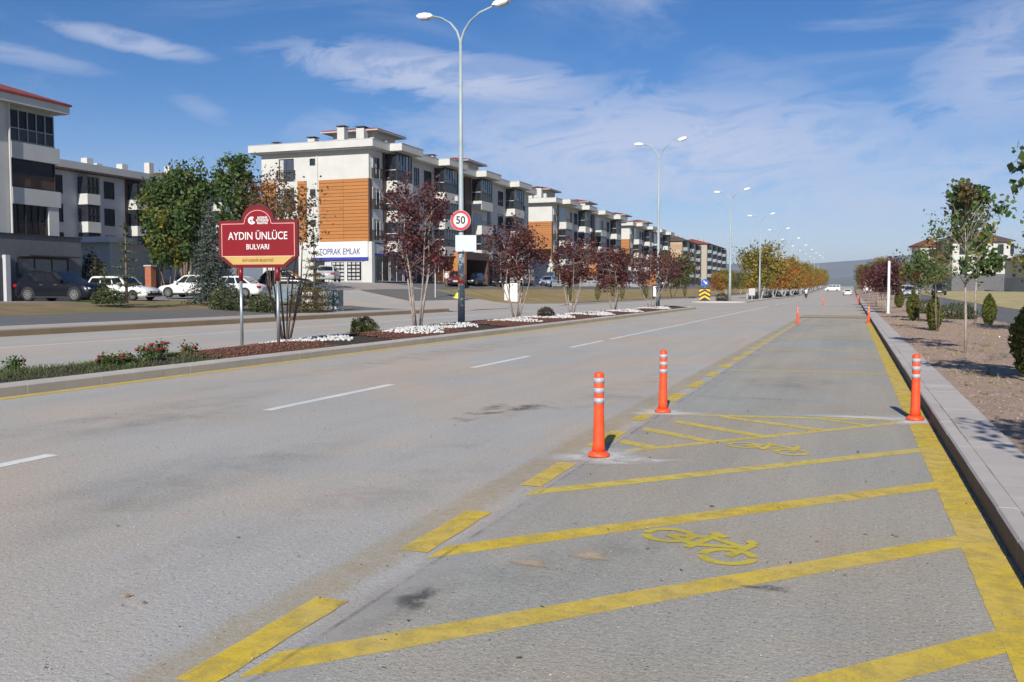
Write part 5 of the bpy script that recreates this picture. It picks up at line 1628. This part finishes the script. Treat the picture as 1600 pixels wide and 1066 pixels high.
for k in range(12):
    a, b = R(180 * k / 12), R(180 * (k + 1) / 12)
    ar.prism([(2.0 + 1.6 * math.cos(a), 1.9 + .9 * math.sin(a)), (2.0 + 1.35 * math.cos(a), 1.75 + .75 * math.sin(a)), (2.0 + 1.35 * math.cos(b), 1.75 + .75 * math.sin(b)), (2.0 + 1.6 * math.cos(b), 1.9 + .9 * math.sin(b))], 'y', -.06, .3, WALLW)
ar.build('arch', gw)
bp = thing('brick_pillar', 'tall free standing brick pillar between the white wagon and the sedan', 'pillar', (-45.4, 51.4, .85))
MB().box(0, .5, 0, .5, -.2, 2.2, BRICKM).build('shaft', bp)
MB().box(-.06, .56, -.06, .56, 2.2, 2.3, WALLO).build('cap', bp)
fn = thing('railing_fence', 'low metal fence behind the white wagon', 'fence', (-52.5, 50.5, .85))
m = MB()
for k in range(18): m.box(k * .3, k * .3 + .03, 0, .03, 0, 1.5, FRAME)
f_ = m.build('picket', fn); f_['kind'] = 'stuff'
MB().box(-.05, 5.2, -.01, .04, 1.5, 1.56, FRAME).build('rail', fn)

# fence along the far service road
fe = thing('railing_fence', 'long pale picket fence in front of the second apartment block', 'fence', (-40.4, 128, zl(-40.4, 128)))
m = MB()
for k in range(190): m.box(-.02, .02, k * .35, k * .35 + .07, .08, 1.05, WALLO)
m.build('picket', fe)['kind'] = 'stuff'
MB().box(-.03, .03, 0, 66.5, .95, 1.02, WALLO).build('rail', fe); MB().box(-.03, .03, 0, 66.5, .2, .27, WALLO).build('rail', fe)
fe2 = thing('railing_fence', 'pale picket fence along the median beyond the junction', 'fence', (-13.9, 135, .12))
m = MB()
for k in range(160): m.box(-.02, .02, k * .4, k * .4 + .08, .05, 1.0, WALLO)
m.build('picket', fe2)['kind'] = 'stuff'
MB().box(-.03, .03, 0, 64, .92, .99, WALLO).build('rail', fe2)

# ------------------------------------------------------------------ cars
def wheel(parent, x, y, r, sgn, rimd=True):
    w = bpy.data.objects.new('wheel', wheel_mesh(r, .2)); col.objects.link(w); w.parent = parent
    w.location = (x, y, r); w.scale = (1, sgn, 1)
    o = bpy.data.objects.new('rim', rim_mesh(r)); col.objects.link(o); o.parent = w
    return w


WM = {}
def wheel_mesh(r, wd):
    if ('w', r) in WM: return WM['w', r]
    m = MB()
    m.tube([(0, -wd, 0), (0, -wd + .03, 0), (0, -.03, 0), (0, 0, 0)], [r * .9, r, r, r * .9], 24, RUBBER)
    WM['w', r] = m.mesh('tyre', True); return WM['w', r]
def rim_mesh(r):
    if ('r', r) in WM: return WM['r', r]
    m = MB()
    m.tube([(0, .002, 0), (0, .006, 0)], [r * .66, r * .66], 24, PLASTIC)
    for k in range(10):
        a = k * math.pi / 5
        c, s = math.cos(a), math.sin(a)
        m.add([(c * r * .1 - s * .02, .008, s * r * .1 + c * .02), (c * r * .1 + s * .02, .008, s * r * .1 - c * .02),
               (c * r * .64 + s * .035, .014, s * r * .64 - c * .035), (c * r * .64 - s * .035, .014, s * r * .64 + c * .035)], [(0, 1, 2, 3)], RIM)
    for k in range(24):
        a, b = k * math.pi / 12, (k + 1) * math.pi / 12
        m.add([(math.cos(a) * r * .6, .013, math.sin(a) * r * .6), (math.cos(b) * r * .6, .013, math.sin(b) * r * .6), (math.cos(b) * r * .68, .013, math.sin(b) * r * .68), (math.cos(a) * r * .68, .013, math.sin(a) * r * .68)], [(0, 1, 2, 3)], RIM)
    m.tube([(0, .004, 0), (0, .02, 0)], [r * .13, r * .1], 10, RIM)
    WM['r', r] = m.mesh('rim'); return WM['r', r]


def make_car(label, cat, loc, rz, pm, kind='sedan', name='parked_car', group='parked cars on the left', scale=1.0, name_cat=None):
    t = thing(name, label, cat, loc, rz, group)
    K = {'sedan': dict(L=4.5, W=1.78, wb=2.65, r=.32, belt=.90, roof=1.44, g=(-1.75, 1.05, -1.0, .35), hood=.80, trunk=.90),
         'wagon': dict(L=4.25, W=1.62, wb=2.42, r=.29, belt=.88, roof=1.40, g=(-2.0, .75, -1.72, .28), hood=.80, trunk=.84),
         'hatch': dict(L=4.0, W=1.72, wb=2.5, r=.31, belt=.92, roof=1.48, g=(-1.92, 1.1, -1.45, .35), hood=.84, trunk=.92),
         'suv': dict(L=4.7, W=1.90, wb=2.87, r=.375, belt=1.06, roof=1.65, g=(-2.15, 1.0, -1.6, .25), hood=1.0, trunk=1.06),
         'van': dict(L=5.0, W=1.95, wb=3.0, r=.33, belt=1.15, roof=2.1, g=(-2.45, 1.7, -2.4, 1.1), hood=1.0, trunk=1.15)}[kind]
    L, hw = K['L'] / 2, K['W'] / 2
    g0, g1, t0, t1 = K['g']
    r = K['r']; fx, rx = K['wb'] / 2 + .03, -K['wb'] / 2 + .03
    xs = [-L, -L + .08, -L + .3, rx - r * 1.1, rx, rx + r * 1.1, 0, fx - r * 1.1, fx, fx + r * 1.1, L - .28, L - .07, L]
    def prof(x):
        if x <= g0: tz = K['trunk'] - .03 * (g0 - x)
        elif x >= g1: tz = K['hood'] + (K['belt'] - K['hood']) * max(0, 1 - (x - g1) / .25) * .5 - .10 * ss(x, g1 + .4, L) * (1.2 if kind != 'suv' else .8)
        else: tz = K['belt']
        return tz
    rings = []
    for i, x in enumerate(xs):
        e = min(1, (L - abs(x)) / .3)
        w = hw * (.86 + .14 * e ** .5)
        zt = prof(x) - (.16 * (1 - e) if e < 1 else 0) - (.05 if i in (0, 12) else 0)
        zb = .30 if i in (0, 12) else .2
        if i in (1, 11): zb = .22
        cr = .035
        rings.append([(x, -w * .93, zb), (x, -w, zb + .12), (x, -w, (zb + zt) / 2 + .03), (x, -w * .965, zt - .06), (x, -w * .86, zt), (x, 0, zt + cr),
                      (x, w * .86, zt), (x, w * .965, zt - .06), (x, w, (zb + zt) / 2 + .03), (x, w, zb + .12), (x, w * .93, zb)])
    m = MB(); n = 11; v = [p for rg in rings for p in rg]; f = []
    for i in range(len(rings) - 1):
        for k in range(n):
            k2 = (k + 1) % n; f.append((i * n + k, (i + 1) * n + k, (i + 1) * n + k2, i * n + k2))
    f.append(tuple(range(n))); f.append(tuple(range((len(rings)) * n - 1, (len(rings) - 1) * n - 1, -1)))
    m.add(v, f, pm)
    m.build('body', t, True)
    # cabin
    zb, zt = K['belt'] - .04, K['roof']; wb, wt = hw * .93, hw * .76
    if kind == 'van': wt = hw * .88
    cab = MB()
    bv = [(g0, -wb, zb), (g1, -wb, zb), (g1, wb, zb), (g0, wb, zb)]
    tv = [(t0, -wt, zt - .06), (t1, -wt, zt - .06), (t1, wt, zt - .06), (t0, wt, zt - .06)]
    uv = [(t0 + .12, -wt * .86, zt), (t1 - .2, -wt * .86, zt), (t1 - .2, wt * .86, zt), (t0 + .12, wt * .86, zt)]
    cab.add(bv + tv + uv, [(0, 1, 5, 4), (1, 2, 6, 5), (2, 3, 7, 6), (3, 0, 4, 7), (4, 5, 9, 8), (5, 6, 10, 9), (6, 7, 11, 10), (7, 4, 8, 11), (8, 9, 10, 11)], pm)
    cab.build('roof', t)
    def pane(quad, ins_u, ins_v, nm):
        q = [Vector(p) for p in quad]
        def P(u, v): return q[0].lerp(q[1], u).lerp(q[3].lerp(q[2], u), v)
        nrm = (q[1] - q[0]).cross(q[3] - q[0]).normalized() * .008
        c = [P(ins_u[0], ins_v[0]), P(ins_u[1], ins_v[0]), P(ins_u[1], ins_v[1]), P(ins_u[0], ins_v[1])]
        MB().add([p + nrm for p in c], [(0, 1, 2, 3)], CARGLASS).build(nm, t)
    splits = {'sedan': [(.06, .36), (.40, .70), (.72, .93)], 'wagon': [(.05, .33), (.36, .66), (.69, .95)], 'hatch': [(.06, .22), (.25, .57), (.60, .93)], 'suv': [(.06, .24), (.27, .58), (.61, .94)], 'van': [(.05, .33), (.36, .66), (.69, .97)]}[kind]
    vlo = .14 if kind != 'van' else .35
    for a, b in splits:
        pane([bv[0], bv[1], tv[1], tv[0]], (a, b), (vlo, .9), 'side_window')
        pane([bv[2], bv[3], tv[3], tv[2]], (1 - b, 1 - a), (vlo, .9), 'side_window')
    pane([bv[1], bv[2], tv[2], tv[1]], (.06, .94), (.08, .92), 'windscreen')
    pane([bv[3], bv[0], tv[0], tv[3]], (.08, .92), (.2, .9), 'rear_window')
    for s in (-1, 1):
        for x in (fx, rx):
            a = MB(); pts = [(x + r * 1.13 * math.cos(R(q)), r + r * 1.13 * math.sin(R(q))) for q in range(-8, 189, 14)]
            y0, y1 = (hw * .97, hw + .004) if s > 0 else (-hw - .004, -hw * .97)
            a.prism(pts, 'y', y0, y1, PLASTIC); a.build('wheel_arch', t)
            wheel(t, x, s * (hw + .012), r, s)
        h = MB(); zl_ = prof(L - .2) - .2
        h.prism([(L - .42, zl_ + .09), (L - .05, zl_ + .03), (L + .003, zl_ - .05), (L - .1, zl_ - .08)], 'y', *sorted((s * hw * .56, s * hw * .905)), HEADL); h.build('headlight', t)
        h = MB(); zz = K['trunk'] - .22
        h.box(-L - .006, -L + .25, *sorted((s * hw * .55, s * hw * .93)), zz - .06, zz + .1, TAIL); h.build('tail_light', t)
        h = MB(); h.bevbox(g1 - .42, g1 - .24, *sorted((s * hw * .95, s * (hw + .17))), K['belt'] + .0, K['belt'] + .14, .03, pm); h.build('mirror', t)
        h = MB(); h.box(-L + .9, L - .95, *sorted((s * hw * .98, s * (hw + .006))), .2, .29, PLASTIC); h.build('sill', t)
        for dx in (-.55, .35): MB().box(dx - .1, dx + .08, *sorted((s * hw * .99, s * (hw + .02))), K['belt'] - .18, K['belt'] - .15, RIM if kind != 'wagon' else PLASTIC).build('door_handle', t)
    h = MB(); zg = prof(L - .2) - .2
    h.box(L - .1, L + .012, -hw * .5, hw * .5, zg - .14, zg + .04, PLASTIC); h.box(L - .1, L + .006, -hw * .8, hw * .8, .27, .42, PLASTIC); h.build('grille', t)
    h = MB(); h.box(L + .012, L + .02, -.26, .26, .44, .55, WSIGN); h.build('number_plate', t)
    h = MB(); h.box(-L - .02, -L - .008, -.26, .26, .55, .66, WSIGN); h.build('number_plate', t)
    return t


C_NAVY = carpaint('car_dark_blue', (0.007, 0.008, 0.014)); C_WHITE = carpaint('car_white', (0.72, 0.72, 0.70)); C_BLACK = carpaint('car_black', (0.015, 0.015, 0.017))
C_SILV = carpaint('car_silver', (0.40, 0.41, 0.42)); C_MAR = carpaint('car_maroon', (0.09, 0.015, 0.02)); C_BLUE = carpaint('car_light_blue', (0.22, 0.30, 0.42)); C_RED = carpaint('car_red', (0.45, 0.02, 0.02)); C_BEIGE = carpaint('car_beige', (0.45, 0.42, 0.36))
make_car('dark blue black estate style SUV parked in front of the grey annex', 'car', (-40.35, 39.35, .84), R(7), C_NAVY, 'suv')
make_car('old white station wagon parked behind the dark SUV', 'car', (-39.9, 43.4, .86), R(4), C_WHITE, 'wagon')
make_car('white sedan parked behind the blue spruce', 'car', (-39.6, 49.3, .98), R(188), C_WHITE, 'sedan')
make_car('second white sedan, tail towards the name board, behind the spruce', 'car', (-39.2, 52.6, zl(-39.2, 52.6) + .02), R(192), C_WHITE, 'sedan')
make_car('silver white hatchback parked by the estate agent shop', 'car', (-45.6, 75.6, zl(-45.6, 75.6) + .02), R(112), C_SILV, 'hatch')
make_car('dark car behind the name board posts', 'car', (-41.5, 62.5, zl(-41.5, 62.5) + .02), R(20), C_NAVY, 'hatch')
make_car('maroon car facing the road beside the portal', 'car', (-41.3, 95.5, zl(-41.3, 95.5) + .02), R(-70), C_MAR, 'suv')
make_car('dark blue hatchback right of the nearest lamp pole', 'car', (-41.8, 101.5, zl(-41.8, 101.5) + .02), R(-88), C_NAVY, 'hatch')
make_car('black sedan parked before the second apartment block', 'car', (-41.6, 108.6, zl(-41.6, 108.6) + .02), R(-60), C_BLACK, 'sedan')
make_car('silver van under the second apartment block', 'van', (-42.5, 121, zl(-42.5, 121) + .02), R(-90), C_BEIGE, 'van')
make_car('light blue car parked by the rust coloured tree', 'car', (-41.8, 130.5, zl(-41.8, 130.5) + .02), R(-90), C_BLUE, 'hatch')
for i, (x, y, c_, k_, l) in enumerate([(-42.6, 148, C_BLACK, 'sedan', 'black sedan behind the picket fence'), (-42.6, 157, C_SILV, 'hatch', 'silver hatchback behind the picket fence'), (-42.6, 166, C_WHITE, 'sedan', 'white sedan at the end of the picket fence'),
                                     (-42.6, 176, C_WHITE, 'hatch', 'white hatchback between the second and third apartment block'), (-42.6, 188, C_BLUE, 'hatch', 'blue hatchback before the third apartment block'), (-42.6, 222, C_WHITE, 'van', 'white van beside the third apartment block'),
                                     (-42.6, 240, C_SILV, 'sedan', 'silver sedan far along the service road')]):
    make_car(l, 'van' if k_ == 'van' else 'car', (x, y, zl(x, y) + .02), R(-90), c_, k_)
GRC = 'cars on the right side road'
for i, (x, y, c_, k_, l) in enumerate([(7.0, 128, C_SILV, 'sedan', 'nearest silver car on the right side road'), (7.0, 142, C_WHITE, 'sedan', 'white car behind the silver one on the right side road'),
                                     (7.0, 160, C_BLACK, 'hatch', 'black car farther up the right side road'), (12.0, 150, C_BLACK, 'suv', 'dark SUV beside the white house')]):
    make_car(l, 'car', (x, y, zr(x, y) + .02), R(-92), c_, k_, group=GRC)
make_car('white car driving away near the right kerb in the distance', 'car', (-.9, 232, ramp_y(232) + .005), R(92), C_WHITE, 'sedan', name='moving_car', group='vehicles far down the road')
make_car('white van crossing the road in the far distance', 'van', (-6.0, 330, ramp_y(330) + .05), R(178), C_WHITE, 'van', name='moving_car', group='vehicles far down the road')

# ------------------------------------------------------------------ people
SKIN = simple('skin', (0.42, 0.25, 0.18), .6); SHIRTW = simple('white_cloth', (0.62, 0.6, 0.58), .85); TROUS = simple('dark_cloth', (0.03, 0.03, 0.04), .85)


def skin_body(name, parent, verts, edges, radii, mat_fn, mats, sub=1):
    me = bpy.data.meshes.new(name); me.from_pydata(verts, edges, [])
    for m in mats: me.materials.append(m)
    o = bpy.data.objects.new(name, me); col.objects.link(o)
    sk = o.modifiers.new('skin', 'SKIN')
    for i, r in enumerate(radii): me.skin_vertices[0].data[i].radius = r if isinstance(r, tuple) else (r, r)
    me.skin_vertices[0].data[0].use_root = True
    sb = o.modifiers.new('sub', 'SUBSURF'); sb.levels = sub; sb.render_levels = sub
    dg = bpy.context.evaluated_depsgraph_get()
    m2 = bpy.data.meshes.new_from_object(o.evaluated_get(dg))
    bpy.data.objects.remove(o)
    m2.materials.clear()
    for m in mats: m2.materials.append(m)
    for p in m2.polygons: p.material_index = mat_fn(p.center); p.use_smooth = True
    o = bpy.data.objects.new(name, m2); col.objects.link(o); o.parent = parent
    return o


def person(label, loc, rz, pose='stand'):
    t = thing('person', label, 'person', loc, rz)
    if pose == 'stand':
        v = [(0, 0, .93), (0, 0, 1.15), (0, .01, 1.40), (0, .01, 1.50), (0, -.02, 1.60), (0, -.01, 1.70),
             (.17, 0, 1.40), (.22, .02, 1.12), (.20, -.10, .90), (-.17, 0, 1.40), (-.22, .02, 1.12), (-.20, -.10, .90),
             (.09, 0, .88), (.10, -.03, .48), (.10, .03, .09), (.10, -.13, .04), (-.09, 0, .88), (-.10, .04, .48), (-.10, .12, .09), (-.10, -.03, .04)]
        z1, z2 = .92, 1.46
    else:
        v = [(0, 0, .80), (0, -.06, 1.02), (0, -.10, 1.25), (0, -.12, 1.35), (0, -.15, 1.45), (0, -.14, 1.55),
             (.19, -.10, 1.24), (.27, -.25, 1.05), (.26, -.48, 1.0), (-.19, -.10, 1.24), (-.27, -.25, 1.05), (-.26, -.48, 1.0),
             (.11, -.02, .78), (.19, -.42, .68), (.17, -.30, .28), (.17, -.42, .24), (-.11, -.02, .78), (-.19, -.42, .68), (-.17, -.30, .28), (-.17, -.42, .24)]
        z1, z2 = .80, 1.32
    e = [(0, 1), (1, 2), (2, 3), (3, 4), (4, 5), (2, 6), (6, 7), (7, 8), (2, 9), (9, 10), (10, 11), (0, 12), (12, 13), (13, 14), (14, 15), (0, 16), (16, 17), (17, 18), (18, 19)]
    r = [(.15, .11), (.13, .10), (.15, .11), .055, .085, .075, .07, .05, .035, .07, .05, .035, .095, .065, .045, .04, .095, .065, .045, .04]
    def mf(c):
        if c.z > z2: return 0
        if c.z < z1: return 2
        if abs(c.x) > .17 and c.z < z1 + .12: return 0
        return 1
    b = skin_body('body', t, v, e, r, mf, [SKIN, SHIRTW, TROUS])
    hz = v[5][2]; hy = v[5][1]
    MB().lathe([(.088, -.03), (.098, .02), (.085, .07), (.04, .105), (.002, .11)], 12, TROUS if pose == 'stand' else BLKP, (0, hy + .015, hz - .03)).build('hair' if pose == 'stand' else 'helmet', t, True)
    return t


person('pedestrian in white top and dark trousers walking past the portal', (-40.6, 91.2, zl(-40.6, 91.2) + .0), R(25))
YB = 158
person('rider in pale top and dark trousers sitting on the scooter', (-6.9, YB, ramp_y(YB) + .06), R(184), 'ride')
mo = thing('scooter', 'dark motor scooter riding away in the left lane', 'scooter', (-6.9, YB, ramp_y(YB) + .005), R(184))
for y in (-.62, .55):
    m = MB().tube([(-.05, y, .25), (.05, y, .25)], [.25, .25], 20, RUBBER); w = m.build('wheel', mo, True)
    MB().tube([(-.055, y, .25), (.055, y, .25)], [.14, .14], 14, RIM).build('rim', w)
m = MB(); m.prism([(-.35, .28), (.05, .25), (.75, .45), (.72, .74), (.15, .80), (-.05, .40), (-.35, .45)], 'x', -.13, .13, C_BLACK); m.build('body', mo)
m = MB(); m.prism([(.0, .76), (.72, .76), (.68, .84), (.05, .83)], 'x', -.14, .14, PLASTIC); m.build('seat', mo)
m = MB(); m.tube([(0, -.62, .25), (0, -.45, .95)], .035, 8, METAL); m.tube([(-.32, -.40, 1.0), (0, -.48, .97), (.32, -.40, 1.0)], .018, 8, PLASTIC); m.build('handlebar', mo)
m = MB(); m.prism([(-.50, .35), (-.38, .35), (-.33, .95), (-.45, .98)], 'x', -.2, .2, C_BLACK); m.build('leg_shield', mo)
m = MB(); m.box(-.07, .07, .72, .77, .62, .72, TAIL); m.build('tail_light', mo)

# ------------------------------------------------------------------ signs and small street furniture
ch = thing('chevron_sign', 'yellow and black chevron panel at the start of the far median', 'road sign', (-15.7, 107.2, .15), R(5))
MB().box(-.62, .62, -.02, .02, .05, 1.45, BLKP).build('panel', ch)
for k in range(3):
    z = .10 + k * .46
    MB().prism([(-.60, z), (0, z + .34), (.60, z), (.60, z + .23), (0, z + .57), (-.60, z + .23)] if k < 2 else [(-.60, z), (0, z + .34), (.60, z), (.60, z + .23), (.42, z + .33), (-.42, z + .33), (-.60, z + .23)], 'y', -.03, -.021, CHEVY).build('chevron', ch)
bs = thing('direction_sign', 'blue round keep right arrow sign above the chevron panel', 'road sign', (-15.7, 107.35, .15), R(5))
MB().tube([(0, .06, 0), (0, .06, 2.6)], .04, 10, METAL).build('post', bs)
MB().prism(arc(0, 2.1, .42, 0, 345, 23), 'y', -.02, .015, BLUEP).build('disc', bs)
MB().prism([(-.2, 2.28), (-.12, 2.36), (.12, 2.12), (.2, 2.2), (.24, 1.92), (-.04, 1.96), (.04, 2.04)], 'y', -.028, -.021, WSIGN).build('arrow', bs)
tl = thing('traffic_light', 'traffic light showing red on a pale post by the side road', 'traffic light', lt(-35.6, 77.4))
MB().tube([(0, 0, 0), (0, 0, 3.3)], .055, 10, WALLO).build('post', tl)
MB().box(-.17, .17, -.12, .12, 2.95, 3.85, REDP).build('housing', tl)
em_, tt, bb_ = new_mat('red_lamp_lit'); bb_.inputs['Base Color'].default_value = (.8, .02, .02, 1); bb_.inputs['Emission Color'].default_value = (1, .12, .08, 1); bb_.inputs['Emission Strength'].default_value = 3
MB().prism(arc(0, 3.65, .1, 0, 330, 11), 'y', -.135, -.121, em_).build('lit_lamp', tl)
for z in (3.4, 3.15): MB().prism(arc(0, z, .09, 0, 330, 11), 'y', -.135, -.121, BLKP).build('dark_lamp', tl)

wpost = thing('white_post', 'plain white post standing on the right verge', 'post', rt(1.95, 56.5))
MB().lathe([(.085, 0), (.075, .05), (.07, 2.9), (.03, 2.98)], 12, WSIGN).build('shaft', wpost, True)
MB().lathe([(.13, 0), (.13, .06), (.09, .08)], 12, WALLO).build('foot', wpost, True)
ssn = thing('road_sign', 'small round red and white sign on a thin post by the conifers', 'road sign', rt(2.85, 48.4), R(-20))
MB().tube([(0, 0, 0), (0, 0, 1.75)], .03, 8, METAL).build('post', ssn)
MB().prism(arc(0, 1.95, .28, 22.5, 337.5, 7), 'y', -.03, -.01, REDP).build('disc', ssn)
MB().box(-.19, .19, -.036, -.031, 1.9, 1.98, WSIGN).build('white_bar', ssn)
for i, (x, y, l) in enumerate([(1.9, 118, 'red rimmed road sign by the right kerb past the junction'), (2.2, 170, 'small road sign far along the right kerb')]):
    q = thing('road_sign', l, 'road sign', rt(x, y))
    MB().tube([(0, 0, 0), (0, 0, 2.5)], .04, 8, METAL).build('post', q)
    MB().prism(arc(0, 2.5, .4, 0, 345, 23), 'y', -.03, -.01, REDP).build('disc', q)
    MB().prism(arc(0, 2.5, .28, 0, 345, 23), 'y', -.036, -.031, WSIGN).build('white_face', q)
    MB().box(-.3, .3, -.03, -.01, 1.2, 1.9, WSIGN).build('plate', q)
kp = thing('info_panel', 'white information panel with dark frame on the left pavement beyond the slope', 'panel', lt(-25.9, 131))
MB().box(-.6, .6, -.1, .1, 0, 2.0, FRAME).build('frame', kp)
MB().box(-.48, .48, -.115, -.101, .3, 1.75, WSIGN).build('white_face', kp)
kp = thing('info_panel', 'small beige box on a post left of the lamp beyond the junction', 'panel', (-12.1, 124, .12))
MB().box(-.4, .4, -.1, .1, .6, 1.5, WALLO).build('box', kp); MB().box(-.05, .05, -.05, .05, 0, .6, METAL).build('post', kp)
cb = thing('utility_cabinet', 'tall white utility cabinet on the dry grass behind the purple tree', 'utility cabinet', lt(-32.3, 89.5), R(15))
MB().bevbox(-.45, .45, -.3, .3, 0, 1.9, .05, WSIGN).build('cabinet', cb); MB().box(-.01, .01, -.31, -.301, .1, 1.8, FRAMEL).build('door_seam', cb)
MB().box(-.5, .5, -.35, .35, -.2, .06, KERB).build('plinth', cb)
cb = thing('utility_cabinet', 'slim white utility cabinet left of the tall one', 'utility cabinet', lt(-33.3, 89.9), R(15))
MB().bevbox(-.22, .22, -.2, .2, 0, 1.7, .04, WSIGN).build('cabinet', cb); MB().box(-.26, .26, -.24, .24, -.2, .05, KERB).build('plinth', cb)
GB = simple('grey_green_box', (0.17, 0.20, 0.19), .5)
cb = thing('utility_cabinet', 'grey green utility box on a concrete base by the side road', 'utility cabinet', lt(-29.6, 49.6))
MB().bevbox(-.5, .5, -.3, .3, .25, 1.25, .05, GB).build('cabinet', cb); MB().box(-.55, .55, -.35, .35, -.1, .25, KERB).build('plinth', cb)
cb = thing('utility_cabinet', 'pale grey box left of the grey green utility box', 'utility cabinet', lt(-31.0, 49.2))
MB().bevbox(-.4, .4, -.3, .3, .2, 1.15, .05, FRAMEL).build('cabinet', cb); MB().box(-.45, .45, -.33, .33, -.1, .2, KERB).build('plinth', cb)
wc = thing('waste_container', 'blue grey waste container behind the name board', 'waste container', lt(-33.4, 50.5), R(10))
MB().prism([(-.75, .25), (.75, .25), (.85, 1.15), (-.85, 1.15)], 'y', -.5, .5, simple('bin_blue_grey', (0.16, 0.21, 0.24), .5)).build('tub', wc)
MB().prism([(-.85, 1.15), (.85, 1.15), (.7, 1.35), (-.7, 1.35)], 'y', -.5, .5, GB).build('lid', wc)
for x in (-.6, .6): MB().tube([(x, -.42, .12), (x, -.34, .12)], .12, 10, RUBBER).build('wheel', wc)
yb = thing('yellow_cover', 'small yellow dome shaped cover lying on the side road', 'cover', (-35.0, 81.3, zl(-35, 81.3) + .03))
MB().lathe([(.55, 0), (.5, .08), (.33, .2), (.26, .42), (.14, .55), (.01, .58)], 14, PLASTY).build('dome', yb, True)
MB().box(-.95, .95, -.55, .55, -.03, .02, KERB).build('base', yb)

# ------------------------------------------------------------------ hills
def hill(name, label, dist, az0, az1, prof, depth, seed):
    rs = np.random.RandomState(seed); n = 90
    ph = rs.uniform(0, 6.28, 8)
    v, f = [], []
    rows = 6
    for j in range(rows + 1):
        for i in range(n + 1):
            a = az0 + (az1 - az0) * i / n
            h = prof(a) + 6 * math.sin(a * 1.7 + ph[0]) + 4 * math.sin(a * 4.3 + ph[1]) + 2.0 * math.sin(a * 9.1 + ph[2])
            t = j / rows
            d = dist - depth * (1 - t)
            z = max(-2, h * (t ** 1.3) + (5 + h * .06) * math.sin(a * 6 + j * 1.9 + ph[3]) * math.sin(t * 3.14)) + 3 * t
            v.append((d * math.sin(R(a)), d * math.cos(R(a)), z))
    for j in range(rows + 1):
        pass
    b = len(v)
    for i in range(n + 1):
        a = az0 + (az1 - az0) * i / n; d = dist + depth
        v.append((d * math.sin(R(a)), d * math.cos(R(a)), -5))
    for j in range(rows + 1):
        for i in range(n):
            f.append((j * (n + 1) + i, j * (n + 1) + i + 1, (j + 1) * (n + 1) + i + 1, (j + 1) * (n + 1) + i))
    mb = MB(); mb.add(v, f, HILL)
    return struct(mb.build(name, None, True), label)


hill('hills', 'long bluish ridge on the horizon', 6800, -60, 45, lambda a: 180 + 48 * ss(a, -1.5, 3.5) - 20 * ss(a, 9, 25), 1900, 3)
hill('hills', 'lower ridge in front of the far one', 4300, -50, 45, lambda a: 52 + 25 * ss(a, 2, 8), 1100, 5)

# ------------------------------------------------------------------ haze
hm = bpy.data.materials.new('haze'); hm.use_nodes = True
hn = hm.node_tree.nodes; hn.clear()
ho = hn.new('ShaderNodeOutputMaterial'); hv = hn.new('ShaderNodeVolumePrincipled')
hv.inputs['Color'].default_value = (0.62, 0.76, 1.0, 1)
hv.inputs['Density'].default_value = 0.00009
hm.node_tree.links.new(hv.outputs[0], ho.inputs['Volume'])
hz = MB().box(-9400, 9400, -3300, 9400, -4.0, 262, hm).build('haze')
hz['kind'] = 'stuff'; hz['label'] = 'thin pale air that fades the hills'
